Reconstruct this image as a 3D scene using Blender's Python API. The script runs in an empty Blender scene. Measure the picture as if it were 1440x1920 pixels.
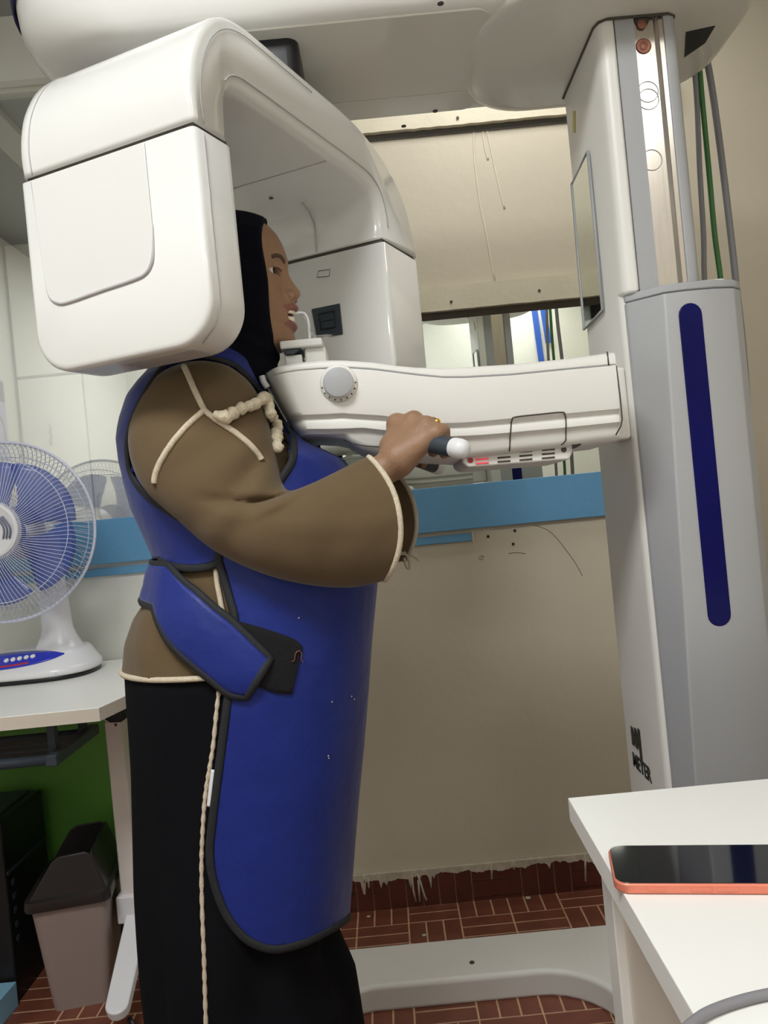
import bpy, bmesh, math, random
import numpy as np
from mathutils import Vector, Matrix
from mathutils.bvhtree import BVHTree
from mathutils import noise as mnoise
C = bpy.context.scene
COL = C.collection
random.seed(4); RNG = np.random.default_rng(4)
PI = math.pi

# ------------------------------------------------------------------ camera, world, light, exposure
ROLL = math.radians(5.5); FOC = 1450.0; CAMH = 1.12
cr, sr = math.cos(ROLL), math.sin(ROLL)
cam = bpy.data.objects.new('camera', bpy.data.cameras.new('camera'))
COL.objects.link(cam)
cam.data.sensor_fit = 'VERTICAL'; cam.data.sensor_height = 36.0
cam.data.lens = FOC / 1920 * 36.0
cam.data.clip_start = 0.02
cam.matrix_world = Matrix.Translation((0, 0, CAMH)) @ Matrix.Rotation(PI/2, 4, 'X') @ Matrix.Rotation(-ROLL, 4, 'Z')
C.camera = cam
C.view_settings.view_transform = 'Standard'
C.view_settings.look = 'None'
C.view_settings.exposure = -0.13
C.view_settings.gamma = 1.0
C.view_settings.use_curve_mapping = False
wd = bpy.data.worlds.new('world'); C.world = wd
wd.use_nodes = True
wd.node_tree.nodes['Background'].inputs[0].default_value = (0.9, 0.95, 1.0, 1)
wd.node_tree.nodes['Background'].inputs[1].default_value = 0.05

def area(name, loc, sx, sy, power, color=(1, 1, 1), rot=(0, 0, 0)):
    l = bpy.data.lights.new(name, 'AREA'); l.shape = 'RECTANGLE'; l.size = sx; l.size_y = sy
    l.energy = power; l.color = color
    o = bpy.data.objects.new(name, l); COL.objects.link(o); o.location = loc; o.rotation_euler = rot
    return o
ZC = 2.62                     # ceiling height
LAMPS = [((-0.50, -0.12, ZC-0.03), 0.6, 0.6, 36), ((0.95, -0.60, ZC-0.03), 0.6, 0.6, 5), ((-0.78, 3.15, ZC-0.03), 0.6, 0.6, 13), ((0.45, 1.80, ZC-0.03), 0.6, 0.3, 4.5)]  # lamp left of the camera, then added fill lamps
for L in LAMPS:
    area('room_or_fill_light', L[0], L[1], L[2], L[3], (0.935, 0.97, 1.0))

# ------------------------------------------------------------------ pixel helpers (photo 1440x1920 -> real point at a distance)
def dr(px, py):
    dx, dy = px-720, py-960
    return dx*cr-dy*sr, dx*sr+dy*cr
def P(px, py, d):
    X, Y = dr(px, py)
    return Vector((X*d/FOC, d, CAMH-Y*d/FOC))
def PZ(px, py, z):
    X, Y = dr(px, py); d = (CAMH-z)*FOC/Y
    return P(px, py, d)

# ------------------------------------------------------------------ materials
def lin(c):
    return tuple((v/255/12.92 if v/255 <= 0.04045 else ((v/255+0.055)/1.055)**2.4) for v in c) + (1,)
MATS = {}
def mat(name, rgb, rough=0.5, metal=0.0, var=0.0, vscale=8, bump=0.0, bscale=200, trans=0, coat=0, emit=None, alpha=1.0, spec=0.5, sheen=0, stretch=None, ior=1.45):
    m = bpy.data.materials.new(name); m.use_nodes = True
    nt = m.node_tree; b = nt.nodes['Principled BSDF']
    c = lin(rgb)
    b.inputs['Base Color'].default_value = c
    b.inputs['Roughness'].default_value = rough
    b.inputs['Metallic'].default_value = metal
    b.inputs['IOR'].default_value = ior
    b.inputs['Specular IOR Level'].default_value = spec
    if trans: b.inputs['Transmission Weight'].default_value = trans
    if coat:
        b.inputs['Coat Weight'].default_value = coat; b.inputs['Coat Roughness'].default_value = 0.06
    if sheen: b.inputs['Sheen Weight'].default_value = sheen
    if emit:
        b.inputs['Emission Color'].default_value = lin(emit[0]); b.inputs['Emission Strength'].default_value = emit[1]
    if alpha < 1: b.inputs['Alpha'].default_value = alpha
    tc = None
    def coords():
        nonlocal tc
        if tc is None:
            tc = nt.nodes.new('ShaderNodeTexCoord')
            if stretch:
                mp = nt.nodes.new('ShaderNodeMapping'); mp.inputs['Scale'].default_value = stretch
                nt.links.new(tc.outputs['Object'], mp.inputs[0]); tc = mp
        return tc.outputs['Vector'] if stretch else tc.outputs['Object']
    if var:
        n = nt.nodes.new('ShaderNodeTexNoise'); n.inputs['Scale'].default_value = vscale; n.inputs['Detail'].default_value = 5
        nt.links.new(coords(), n.inputs['Vector'])
        r = nt.nodes.new('ShaderNodeValToRGB')
        r.color_ramp.elements[0].position = 0.3; r.color_ramp.elements[1].position = 0.7
        r.color_ramp.elements[0].color = tuple(v*(1-var) for v in c[:3])+(1,)
        r.color_ramp.elements[1].color = tuple(min(1, v*(1+var*0.6)) for v in c[:3])+(1,)
        nt.links.new(n.outputs['Fac'], r.inputs[0]); nt.links.new(r.outputs[0], b.inputs['Base Color'])
    if bump:
        n2 = nt.nodes.new('ShaderNodeTexNoise'); n2.inputs['Scale'].default_value = bscale; n2.inputs['Detail'].default_value = 3
        nt.links.new(coords(), n2.inputs['Vector'])
        bp = nt.nodes.new('ShaderNodeBump'); bp.inputs['Strength'].default_value = bump; bp.inputs['Distance'].default_value = 0.01
        nt.links.new(n2.outputs['Fac'], bp.inputs['Height']); nt.links.new(bp.outputs[0], b.inputs['Normal'])
    MATS[name] = m
    return m
M = dict(
    shell=mat('white_gloss_plastic', (223, 222, 218), 0.22, var=0.02, vscale=3, coat=0.3),
    shell2=mat('white_satin_plastic', (224, 222, 217), 0.38, var=0.02, vscale=4),
    under=mat('grey_white_gloss_panel', (212, 209, 200), 0.16, var=0.02, vscale=3, coat=0.4),
    seam=mat('dark_seam', (72, 68, 60), 0.6, var=0.1),
    grey=mat('grey_plastic', (168, 169, 172), 0.45, var=0.03),
    cover=mat('silver_grey_paint', (176, 177, 180), 0.36, metal=0.25, var=0.03, vscale=2),
    metal=mat('brushed_metal', (205, 198, 190), 0.22, metal=0.9, var=0.08, vscale=10, stretch=(30, 30, 1.5)),
    copper=mat('copper', (150, 100, 86), 0.4, metal=0.6, var=0.2, vscale=60),
    blueled=mat('dark_blue_acrylic', (10, 12, 84), 0.2, var=0.25, vscale=9, spec=0.2),
    black=mat('black_plastic', (22, 22, 25), 0.4, var=0.1, vscale=20),
    charcoal=mat('charcoal_plastic', (54, 62, 70), 0.45, var=0.06),
    mirror=mat('mirror_silver', (232, 238, 232), 0.008, metal=1.0, var=0.01, vscale=2),
    cream=mat('cream_wall_paint', (202, 193, 174), 0.55, var=0.045, vscale=2.2, bump=0.12, bscale=30),
    creamb=mat('cream_painted_board', (214, 206, 184), 0.5, var=0.06, vscale=9, bump=0.1, bscale=60),
    white=mat('white_wall_paint', (222, 222, 214), 0.6, var=0.02, vscale=2, bump=0.08, bscale=40),
    ceil=mat('ceiling_paint', (196, 194, 188), 0.6, var=0.02, vscale=2),
    ceil2=mat('grey_ceiling_panel', (148, 150, 146), 0.5, var=0.02, vscale=2),
    green=mat('green_wall_paint', (100, 158, 66), 0.5, var=0.06, vscale=4),
    blueb=mat('blue_painted_board', (96, 152, 192), 0.45, var=0.05, vscale=5, bump=0.1, bscale=40),
    darkbase=mat('dark_skirting', (70, 62, 52), 0.6, var=0.1),
    grout=mat('cream_grout', (196, 160, 126), 0.8, var=0.15, vscale=30),
    tile=mat('brown_ceramic_tile', (118, 68, 52), 0.3, var=0.22, vscale=14, bump=0.1, bscale=80),
    tileb=mat('dark_brown_ceramic_tile', (98, 50, 42), 0.35, var=0.25, vscale=14, bump=0.1, bscale=80),
    drip=mat('spilled_white_paint', (196, 186, 168), 0.6, var=0.2, vscale=60),
    apron=mat('royal_blue_vinyl', (21, 40, 122), 0.46, spec=0.35, var=0.10, vscale=7, bump=0.25, bscale=28, sheen=0.1),
    bind=mat('black_binding_tape', (30, 32, 36), 0.7, bump=0.2, bscale=500),
    velcro=mat('black_velcro', (20, 21, 24), 0.95, var=0.2, vscale=300, bump=0.4, bscale=700),
    tunic=mat('brown_cotton', (98, 81, 58), 0.88, spec=0.2, var=0.08, vscale=9, bump=0.25, bscale=16, sheen=0.15),
    skirt=mat('black_cotton', (15, 16, 20), 0.9, spec=0.12, var=0.12, vscale=6, bump=0.3, bscale=14),
    hijab=mat('black_jersey', (11, 12, 22), 0.9, spec=0.12, var=0.1, vscale=8, bump=0.2, bscale=24),
    cord=mat('cream_cord', (222, 208, 184), 0.85, bump=0.5, bscale=900, var=0.1, vscale=200),
    ruffle=mat('cream_cotton', (212, 200, 176), 0.9, bump=0.5, bscale=120, var=0.1, vscale=60),
    skin=mat('brown_skin', (146, 112, 86), 0.5, var=0.08, vscale=45, bump=0.12, bscale=260),
    lip=mat('lip_skin', (128, 80, 72), 0.4, var=0.1, vscale=80),
    hair=mat('dark_brow_hair', (84, 60, 48), 0.8, var=0.2, vscale=200),
    eyew=mat('eye_white', (205, 198, 190), 0.15),
    iris=mat('dark_iris', (22, 15, 13), 0.12),
    teeth=mat('tooth_enamel', (226, 212, 186), 0.25),
    gold=mat('gold', (226, 172, 70), 0.22, metal=1.0),
    clear=mat('clear_film', (240, 240, 240), 0.05, trans=0.9, alpha=0.55),
    tabletop=mat('white_laminate', (234, 233, 228), 0.35, var=0.01, vscale=4),
    edge=mat('cream_edge_band', (214, 204, 190), 0.5, var=0.03),
    legw=mat('white_painted_steel', (226, 217, 210), 0.4, var=0.03),
    binbody=mat('taupe_bin_plastic', (150, 134, 128), 0.45, var=0.04, vscale=6),
    binlid=mat('dark_bin_lid', (42, 38, 38), 0.32, var=0.08),
    plank=mat('pale_blue_paint', (132, 178, 202), 0.5, var=0.06),
    fanw=mat('white_fan_plastic', (226, 225, 228), 0.25, var=0.01),
    fanwire=mat('pale_lilac_wire', (206, 210, 226), 0.3),
    blade=mat('clear_blue_blade', (86, 108, 200), 0.15, trans=0.25, alpha=0.62, var=0.05),
    fanblue=mat('blue_control_panel', (46, 58, 182), 0.25, var=0.04),
    red=mat('red_print', (190, 44, 60), 0.4, var=0.05),
    greyprint=mat('grey_print', (112, 118, 136), 0.4),
    poster=mat('lilac_poster', (172, 170, 214), 0.5, var=0.05, vscale=3),
    posterdark=mat('dark_violet_print', (78, 62, 110), 0.5, var=0.1),
    phone=mat('coral_aluminium', (226, 132, 108), 0.32, metal=0.3, var=0.03),
    screen=mat('black_glass', (14, 17, 24), 0.06, var=0.1, coat=0.4),
    cableg=mat('grey_cable', (128, 126, 130), 0.5, var=0.03),
    cablegreen=mat('green_cable', (62, 112, 60), 0.5, var=0.05),
    lamp=mat('lit_diffuser', (255, 250, 240), 0.5, emit=((255, 248, 236), 6.0)),
    redled=mat('red_lit_slot', (230, 90, 100), 0.4, emit=((255, 70, 90), 0.35)),
    strap=mat('blue_webbing', (40, 84, 176), 0.6, var=0.1),
    label=mat('silver_label', (182, 178, 178), 0.35, var=0.12, vscale=40),
    yellow=mat('yellow_sticker', (206, 190, 96), 0.5, var=0.05),
)
# partly mirrored window glass
def glass_mat():
    m = bpy.data.materials.new('reflective_window_glass'); m.use_nodes = True
    nt = m.node_tree; nt.nodes.clear()
    o = nt.nodes.new('ShaderNodeOutputMaterial'); mx = nt.nodes.new('ShaderNodeMixShader')
    t = nt.nodes.new('ShaderNodeBsdfTransparent'); g = nt.nodes.new('ShaderNodeBsdfGlossy')
    t.inputs[0].default_value = (0.95, 0.97, 0.95, 1); g.inputs[0].default_value = (1, 1, 1, 1); g.inputs['Roughness'].default_value = 0.005
    mx.inputs[0].default_value = 0.45
    nt.links.new(t.outputs[0], mx.inputs[1]); nt.links.new(g.outputs[0], mx.inputs[2]); nt.links.new(mx.outputs[0], o.inputs[0])
    return m
M['glass'] = glass_mat()

# ------------------------------------------------------------------ builders
def wl(o):
    v = Vector((0, 0, 0))
    while o is not None:
        v += o.location; o = o.parent
    return v
def put(name, me, m, parent=None, smooth=True, bevel=0.0, seg=2, origin=None, angle=40, solid=0.0, sub=0):
    o = bpy.data.objects.new(name, me); COL.objects.link(o)
    for mm in (m if isinstance(m, (list, tuple)) else [m]): me.materials.append(mm)
    off = wl(parent) if parent is not None else (Vector(origin) if origin is not None else Vector((0, 0, 0)))
    if off.length > 0: me.transform(Matrix.Translation(-off))
    if parent is not None: o.parent = parent
    else: o.location = off
    if smooth:
        for p in me.polygons: p.use_smooth = True
        if bevel or smooth == 'auto':
            me.set_sharp_from_angle(angle=math.radians(angle))
    if solid:
        md = o.modifiers.new('solid', 'SOLIDIFY'); md.thickness = solid; md.offset = 0
    if bevel:
        md = o.modifiers.new('bevel', 'BEVEL'); md.width = bevel; md.segments = seg; md.limit_method = 'ANGLE'; md.angle_limit = math.radians(angle)
        md.harden_normals = True
    if sub:
        md = o.modifiers.new('sub', 'SUBSURF'); md.levels = sub; md.render_levels = sub
    return o
def mesh(vs, fs):
    me = bpy.data.meshes.new('m'); me.from_pydata([tuple(v) for v in vs], [], fs); me.update()
    return me
def fixn(me):
    bm = bmesh.new(); bm.from_mesh(me); bmesh.ops.recalc_face_normals(bm, faces=bm.faces); bm.to_mesh(me); bm.free(); return me
def join(parts):
    V, Fc = [], []
    for vs, fs in parts:
        n = len(V); V += [tuple(v) for v in vs]; Fc += [tuple(i+n for i in f) for f in fs]
    return V, Fc
def boxg(x0, x1, y0, y1, z0, z1):
    vs = [(x, y, z) for x in (x0, x1) for y in (y0, y1) for z in (z0, z1)]
    return vs, [(0, 1, 3, 2), (4, 6, 7, 5), (0, 4, 5, 1), (2, 3, 7, 6), (0, 2, 6, 4), (1, 5, 7, 3)]
def box(name, x0, x1, y0, y1, z0, z1, m, parent=None, bevel=0.0, **k):
    return put(name, mesh(*boxg(x0, x1, y0, y1, z0, z1)), m, parent, smooth=bool(bevel), bevel=bevel, **k)
def loftg(rings, closed=True, cap0=True, cap1=True):
    n = len(rings[0]); vs = [tuple(v) for r in rings for v in r]; fs = []
    for i in range(len(rings)-1):
        for j in range(n if closed else n-1):
            k = (j+1) % n
            fs.append((i*n+j, i*n+k, (i+1)*n+k, (i+1)*n+j))
    if cap0: fs.append(tuple(range(n))[::-1])
    if cap1: fs.append(tuple((len(rings)-1)*n+j for j in range(n)))
    return vs, fs
def loft(name, rings, m, parent=None, closed=True, cap0=True, cap1=True, **k):
    return put(name, fixn(mesh(*loftg(rings, closed, cap0, cap1))), m, parent, **k)
def prismg(pts, a):
    """pts: 3D outline, a: extrusion vector"""
    a = Vector(a); return loftg([[Vector(p) for p in pts], [Vector(p)+a for p in pts]])
def prism(name, pts, a, m, parent=None, bevel=0.0, **k):
    return put(name, fixn(mesh(*prismg(pts, a))), m, parent, bevel=bevel, smooth='auto', **k)
def smooth_path(pts, n=6):
    pts = [Vector(p) for p in pts]
    if len(pts) < 3: return pts
    out = []
    for i in range(len(pts)-1):
        p0 = pts[max(i-1, 0)]; p1 = pts[i]; p2 = pts[i+1]; p3 = pts[min(i+2, len(pts)-1)]
        for j in range(n):
            t = j/n
            out.append(0.5*((2*p1)+(p2-p0)*t+(2*p0-5*p1+4*p2-p3)*t*t+(3*p1-p0-3*p2+p3)*t**3))
    out.append(pts[-1]); return out
def tubeg(pts, r, n=8, closed=False, caps=True, flat=None, nrm=None):
    """tube along pts; r float or list; flat=(w,h) with nrm list gives ribbon section"""
    pts = [Vector(p) for p in pts]; N = len(pts); rings = []; prev = None
    for i, p in enumerate(pts):
        a = pts[(i-1) % N] if (closed or i > 0) else p
        b = pts[(i+1) % N] if (closed or i < N-1) else p
        t = (b-a); t = t.normalized() if t.length > 1e-9 else Vector((0, 0, 1))
        if nrm is not None: u = Vector(nrm[i])-t*Vector(nrm[i]).dot(t)
        elif prev is None:
            u = t.orthogonal()
        else: u = prev-t*prev.dot(t)
        if u.length < 1e-6: u = t.orthogonal()
        u.normalize(); prev = u; v = t.cross(u)
        rr = r[i] if hasattr(r, '__len__') else r
        ring = []
        for j in range(n):
            an = 2*PI*j/n
            if flat: ring.append(p+u*math.cos(an)*flat[1]+v*math.sin(an)*flat[0])
            else: ring.append(p+(u*math.cos(an)+v*math.sin(an))*rr)
        rings.append(ring)
    if closed:
        rings.append(rings[0]); return loftg(rings, True, False, False)
    return loftg(rings, True, caps, caps)
def tube(name, pts, r, m, parent=None, n=8, **k):
    kw = {q: k.pop(q) for q in list(k) if q in ('closed', 'caps', 'flat', 'nrm')}
    return put(name, fixn(mesh(*tubeg(pts, r, n, **kw))), m, parent, **k)
def latheg(prof, c, axis, n=32):
    """prof: [(r, h)] about axis through c"""
    axis = Vector(axis).normalized(); u = axis.orthogonal().normalized(); v = axis.cross(u); c = Vector(c)
    rings = [[c+axis*h+(u*math.cos(2*PI*j/n)+v*math.sin(2*PI*j/n))*max(r, 1e-5) for j in range(n)] for r, h in prof]
    return loftg(rings)
def lathe(name, prof, c, axis, m, parent=None, n=32, **k):
    k.setdefault('smooth', 'auto')
    return put(name, fixn(mesh(*latheg(prof, c, axis, n))), m, parent, **k)
def ringpts(c, axis, r, n=48):
    axis = Vector(axis).normalized(); u = axis.orthogonal().normalized(); v = axis.cross(u); c = Vector(c)
    return [c+(u*math.cos(2*PI*j/n)+v*math.sin(2*PI*j/n))*r for j in range(n)]
def thing(name, label, cat, loc, group=None):
    o = bpy.data.objects.new(name, None); COL.objects.link(o); o.location = loc
    o.empty_display_size = 0.05; o['label'] = label; o['category'] = cat
    if group: o['group'] = group
    return o
def tag(o, label, cat, group=None):
    o['label'] = label; o['category'] = cat
    if group: o['group'] = group
    return o
def struct(o):
    o['kind'] = 'structure'; return o
def bvh_of(o):
    me = o.data; off = wl(o)
    return BVHTree.FromPolygons([v.co+off for v in me.vertices], [tuple(p.vertices) for p in me.polygons])
def cast(bvh, px, py, off=0.0):
    o = Vector((0, 0, CAMH)); d = (P(px, py, 1.0)-o).normalized()
    hit, nr, i, dist = bvh.ray_cast(o, d)
    if hit is None:
        hit, nr, i, dist = bvh.find_nearest(P(px, py, 1.12))
    if nr.dot(d) > 0: nr = -nr
    return hit+nr*off, nr
def on(bvh, pts, off=0.0, n=6):
    q = smooth_path([(a, b, 0) for a, b in pts], n) if n else [Vector((a, b, 0)) for a, b in pts]
    r = [cast(bvh, v.x, v.y, off) for v in q]
    return [a for a, b in r], [b for a, b in r]
def interp(tab, x):
    return float(np.interp(x, [t[0] for t in tab], [t[1] for t in tab]))

# implicit surface mesher (surface nets on a rectilinear grid)
class Field:
    def __init__(s, xs, ys, zs):
        s.xs, s.ys, s.zs = [np.asarray(a, np.float32) for a in (xs, ys, zs)]
        s.v = np.full((len(xs), len(ys), len(zs)), 0.05, np.float32)
    def sub(s, lo, hi):
        sl = []
        for a, l, h in zip((s.xs, s.ys, s.zs), lo, hi):
            i0 = max(0, np.searchsorted(a, l)-1); i1 = min(len(a), np.searchsorted(a, h)+1); sl.append(slice(i0, max(i1, i0+1)))
        sl = tuple(sl)
        X = s.xs[sl[0]][:, None, None]; Y = s.ys[sl[1]][None, :, None]; Z = s.zs[sl[2]][None, None, :]
        return sl, X, Y, Z
    def union(s, f, lo, hi, k=0.0):
        mg = 0.02+k
        sl, X, Y, Z = s.sub([l-mg for l in lo], [h+mg for h in hi])
        d = np.broadcast_to(f(X, Y, Z), s.v[sl].shape).astype(np.float32); a = s.v[sl]
        if k > 0:
            h = np.maximum(k-np.abs(a-d), 0)/k; s.v[sl] = np.minimum(a, d)-h*h*k*0.25
        else: s.v[sl] = np.minimum(a, d)
    def cut(s, f, lo, hi, k=0.0):
        mg = 0.02+k
        sl, X, Y, Z = s.sub([l-mg for l in lo], [h+mg for h in hi])
        d = -np.broadcast_to(f(X, Y, Z), s.v[sl].shape).astype(np.float32); a = s.v[sl]
        if k > 0:
            h = np.maximum(k-np.abs(a-d), 0)/k; s.v[sl] = np.maximum(a, d)+h*h*k*0.25
        else: s.v[sl] = np.maximum(a, d)
    def cone(s, a, b, ra, rb, k=0.01):
        a = np.array(a, float); b = np.array(b, float); ba = b-a; q = float(ba@ba)+1e-12; R = max(ra, rb)
        def f(X, Y, Z):
            t = np.clip(((X-a[0])*ba[0]+(Y-a[1])*ba[1]+(Z-a[2])*ba[2])/q, 0, 1)
            return np.sqrt((X-a[0]-t*ba[0])**2+(Y-a[1]-t*ba[1])**2+(Z-a[2]-t*ba[2])**2)-(ra+(rb-ra)*t)
        s.union(f, np.minimum(a, b)-R, np.maximum(a, b)+R, k)
    @staticmethod
    def ell(c, r):
        def f(X, Y, Z):
            x, y, z = (X-c[0]), (Y-c[1]), (Z-c[2])
            k0 = np.sqrt((x/r[0])**2+(y/r[1])**2+(z/r[2])**2); k1 = np.sqrt((x/r[0]**2)**2+(y/r[1]**2)**2+(z/r[2]**2)**2)+1e-6
            return k0*(k0-1)/k1
        return f
    def ellip(s, c, r, k=0.01, op='u'):
        c = np.array(c); r = np.array(r)
        (s.union if op == 'u' else s.cut)(s.ell(c, r), c-r, c+r, k)
    def mesh(s):
        v = s.v; ins = v < 0; nx, ny, nz = v.shape
        cnt = np.zeros((nx-1, ny-1, nz-1), np.int8)
        for i in (0, 1):
            for j in (0, 1):
                for k in (0, 1): cnt += ins[i:nx-1+i, j:ny-1+j, k:nz-1+k]
        mix = (cnt > 0) & (cnt < 8)
        I, J, K = np.nonzero(mix)
        idx = np.full(mix.shape, -1, np.int32); idx[I, J, K] = np.arange(len(I))
        acc = np.zeros((len(I), 3)); num = np.zeros(len(I))
        G = (s.xs, s.ys, s.zs)
        for ax in range(3):
            for u in (0, 1):
                for w in (0, 1):
                    o0 = [0, 0, 0]; oth = [q for q in range(3) if q != ax]; o0[oth[0]] = u; o0[oth[1]] = w
                    o1 = list(o0); o1[ax] = 1
                    a = v[I+o0[0], J+o0[1], K+o0[2]].astype(float); b = v[I+o1[0], J+o1[1], K+o1[2]].astype(float)
                    m = (a < 0) != (b < 0); t = np.where(m, a/np.where(m, a-b, 1), 0)
                    c = [s.xs[I+o0[0]].astype(float), s.ys[J+o0[1]].astype(float), s.zs[K+o0[2]].astype(float)]
                    base = (I, J, K)[ax]
                    c[ax] = G[ax][base]+t*(G[ax][base+1]-G[ax][base])
                    for q in range(3): acc[:, q] += np.where(m, c[q], 0)
                    num += m
        V = acc/num[:, None]
        F = []
        for ax in range(3):
            a0 = [slice(1, -1)]*3; a0[ax] = slice(0, -1); a1 = [slice(1, -1)]*3; a1[ax] = slice(1, None)
            A = ins[tuple(a0)]; B = ins[tuple(a1)]
            e = np.nonzero(A != B); oth = [q for q in range(3) if q != ax]
            full = [e[0], e[1], e[2]]
            for q in oth: full[q] = full[q]+1
            q4 = []
            for du, dv in ((1, 1), (0, 1), (0, 0), (1, 0)):
                c = [full[0], full[1], full[2]]
                c[oth[0]] = c[oth[0]]-du; c[oth[1]] = c[oth[1]]-dv
                q4.append(idx[c[0], c[1], c[2]])
            Q = np.stack(q4, 1); flip = A[e] if ax != 1 else ~A[e]
            Q[~flip] = Q[~flip][:, ::-1]
            F.append(Q)
        F = np.concatenate(F); F = F[(F >= 0).all(1)]
        return V, F
def npmesh(V, F):
    me = bpy.data.meshes.new('m')
    me.vertices.add(len(V)); me.vertices.foreach_set('co', V.astype(np.float32).ravel())
    me.loops.add(F.size); me.loops.foreach_set('vertex_index', F.astype(np.int32).ravel())
    me.polygons.add(len(F)); me.polygons.foreach_set('loop_start', np.arange(0, F.size, F.shape[1], dtype=np.int32))
    me.update(calc_edges=True); me.validate(); return me
def grid1(lo, hi, fine, coarse):
    """fine: list of (a,b,step); rest with coarse step"""
    xs = [lo]; x = lo
    while x < hi:
        st = coarse
        for a, b, q in fine:
            if a-1e-9 <= x < b: st = q
            elif x < a < x+st: st = min(st, a-x)
        x += max(st, 1e-4); xs.append(x)
    return np.array(xs)

# ------------------------------------------------------------------ the setting
D = 2.19; XL = -1.72; XR = 1.55; YF = -1.0; YB = 4.04; XP = -0.42
struct(box('floor', XL-0.1, XR+0.1, YF-0.1, YB+0.1, -0.06, 0.0037, M['grout']))
struct(box('ceiling', XL-0.1, XR+0.1, YF-0.1, YB+0.1, ZC, ZC+0.06, M['ceil2']))
struct(box('wall_left', XL-0.1, XL, YF, YB, 0, ZC, M['white']))
struct(box('wall_right', XR, XR+0.1, YF, YB, 0, ZC, M['cream']))
struct(box('wall_front', XL-0.1, XR+0.1, YF-0.1, YF, 0, ZC, M['white']))
struct(box('wall_far', XL-0.1, XR+0.1, YB, YB+0.1, 0, ZC, M['white']))
wb = struct(box('wall_back', XP, XR, D, D+0.09, 0, ZC, M['cream']))
v1 = boxg(XL, XP, D, D+0.09, 0, 1.175); v2 = boxg(XL, XP, D, D+0.09, 2.437, ZC)
wp = struct(put('wall_partition', mesh(*join([v1, v2])), M['white'], smooth=False))
box('green_paint', XL, XP-0.002, D-0.003, D+0.001, 0.16, 0.775, M['green'], wp)
bs = struct(box('baseboard_left', XL, XP, D-0.012, D, 0, 0.158, M['darkbase']))
w1 = struct(box('window_1', XL, XP, D+0.03, D+0.036, 1.175, 2.437, M['glass']))

# boards on the back wall
t1 = struct(box('trim_1', XL, 0.98, D-0.018, D, 1.05, 1.175, M['blueb'], bevel=0.002))
t2 = struct(box('trim_2', XL, 0.24, D-0.012, D, 1.016, 1.038, M['blueb'], bevel=0.002))
box('strip_end', 0.2405, 0.245, D-0.011, D, 1.015, 1.039, M['creamb'], t2)
def ragged(name, x0, x1, z0, z1, y0, y1, m, amp, n=60):
    top = [(x0+(x1-x0)*i/n, z1+(RNG.random()-0.5)*amp) for i in range(n+1)]
    bot = [(x0+(x1-x0)*i/n, z0+(RNG.random()-0.5)*amp) for i in range(n+1)]
    pts = [Vector((x, y0, z)) for x, z in bot]+[Vector((x, y0, z)) for x, z in top[::-1]]
    return prism(name, pts, (0, y1-y0, 0), m)
t3 = struct(ragged('trim_3', XP, 0.93, 1.667, 1.734, D-0.022, D, M['creamb'], 0.0016))
t4 = struct(ragged('trim_4', XP, 0.93, 2.183, 2.25, D-0.02, D, M['creamb'], 0.0025))
struct(box('gap_shade', XP, 0.93, D-0.004, D, 2.166, 2.184, M['seam']))  # dark strip painted in for the shade below the board
for t, pts in ((t3, [(1011, 545), (846, 566)]), (t4, [(858, 221)]),):
    for q in pts:
        p = P(*q, D-0.022); lathe('screw', [(0.004, 0), (0.004, 0.002), (0.001, 0.0025)], p, (0, -1, 0), M['seam'], t, n=10)
for q in [(915, 1006), (965, 995), (962, 1020)]:
    p = P(*q, D-0.001); lathe('wall_plug', [(0.004, 0), (0.0042, 0.0015), (0.002, 0.002), (0.002, 0.0)], p, (0, -1, 0), M['darkbase'], wb, n=10)
# white paint runs down the cream wall
for pts in ([(888, 240), (890, 300), (900, 380), (912, 440), (928, 528)], [(912, 240), (925, 300), (935, 345), (946, 392)], [(905, 242), (908, 270), (915, 300)]):
    q = [P(a, b, D-0.0005) for a, b in pts]
    tube('paint_run', smooth_path(q, 4), 0.003, M['creamb'], wb, n=6, flat=(0.0035, 0.0012), nrm=[(0, -1, 0)]*(4*(len(q)-1)+1))
# scratches under the band
for pts in ([(1003, 985), (1035, 1000), (1075, 1050), (1092, 1080)], [(898, 1045), (905, 1042), (905, 1048), (897, 1048)], [(953, 1038), (968, 1036), (985, 1038)]):
    q = [P(a, b, D-0.0003) for a, b in pts]
    tube('scratch', smooth_path(q, 4), 0.0007, M['seam'], wb, n=5)

# wall mirror
mr = thing('wall_mirror', 'long wall mirror above the blue board behind the support arm', 'mirror', (0.2, D, 1.175))
box('mirror_glass', XP, 0.93, D-0.010, D-0.004, 1.175, 1.644, M['mirror'], mr)
box('mirror_gap_shade', XP, 0.93, D-0.004, D-0.0005, 1.1751, 1.6665, M['darkbase'], mr)  # dark slab behind the mirror; its bare top imitates the shaded gap

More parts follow.
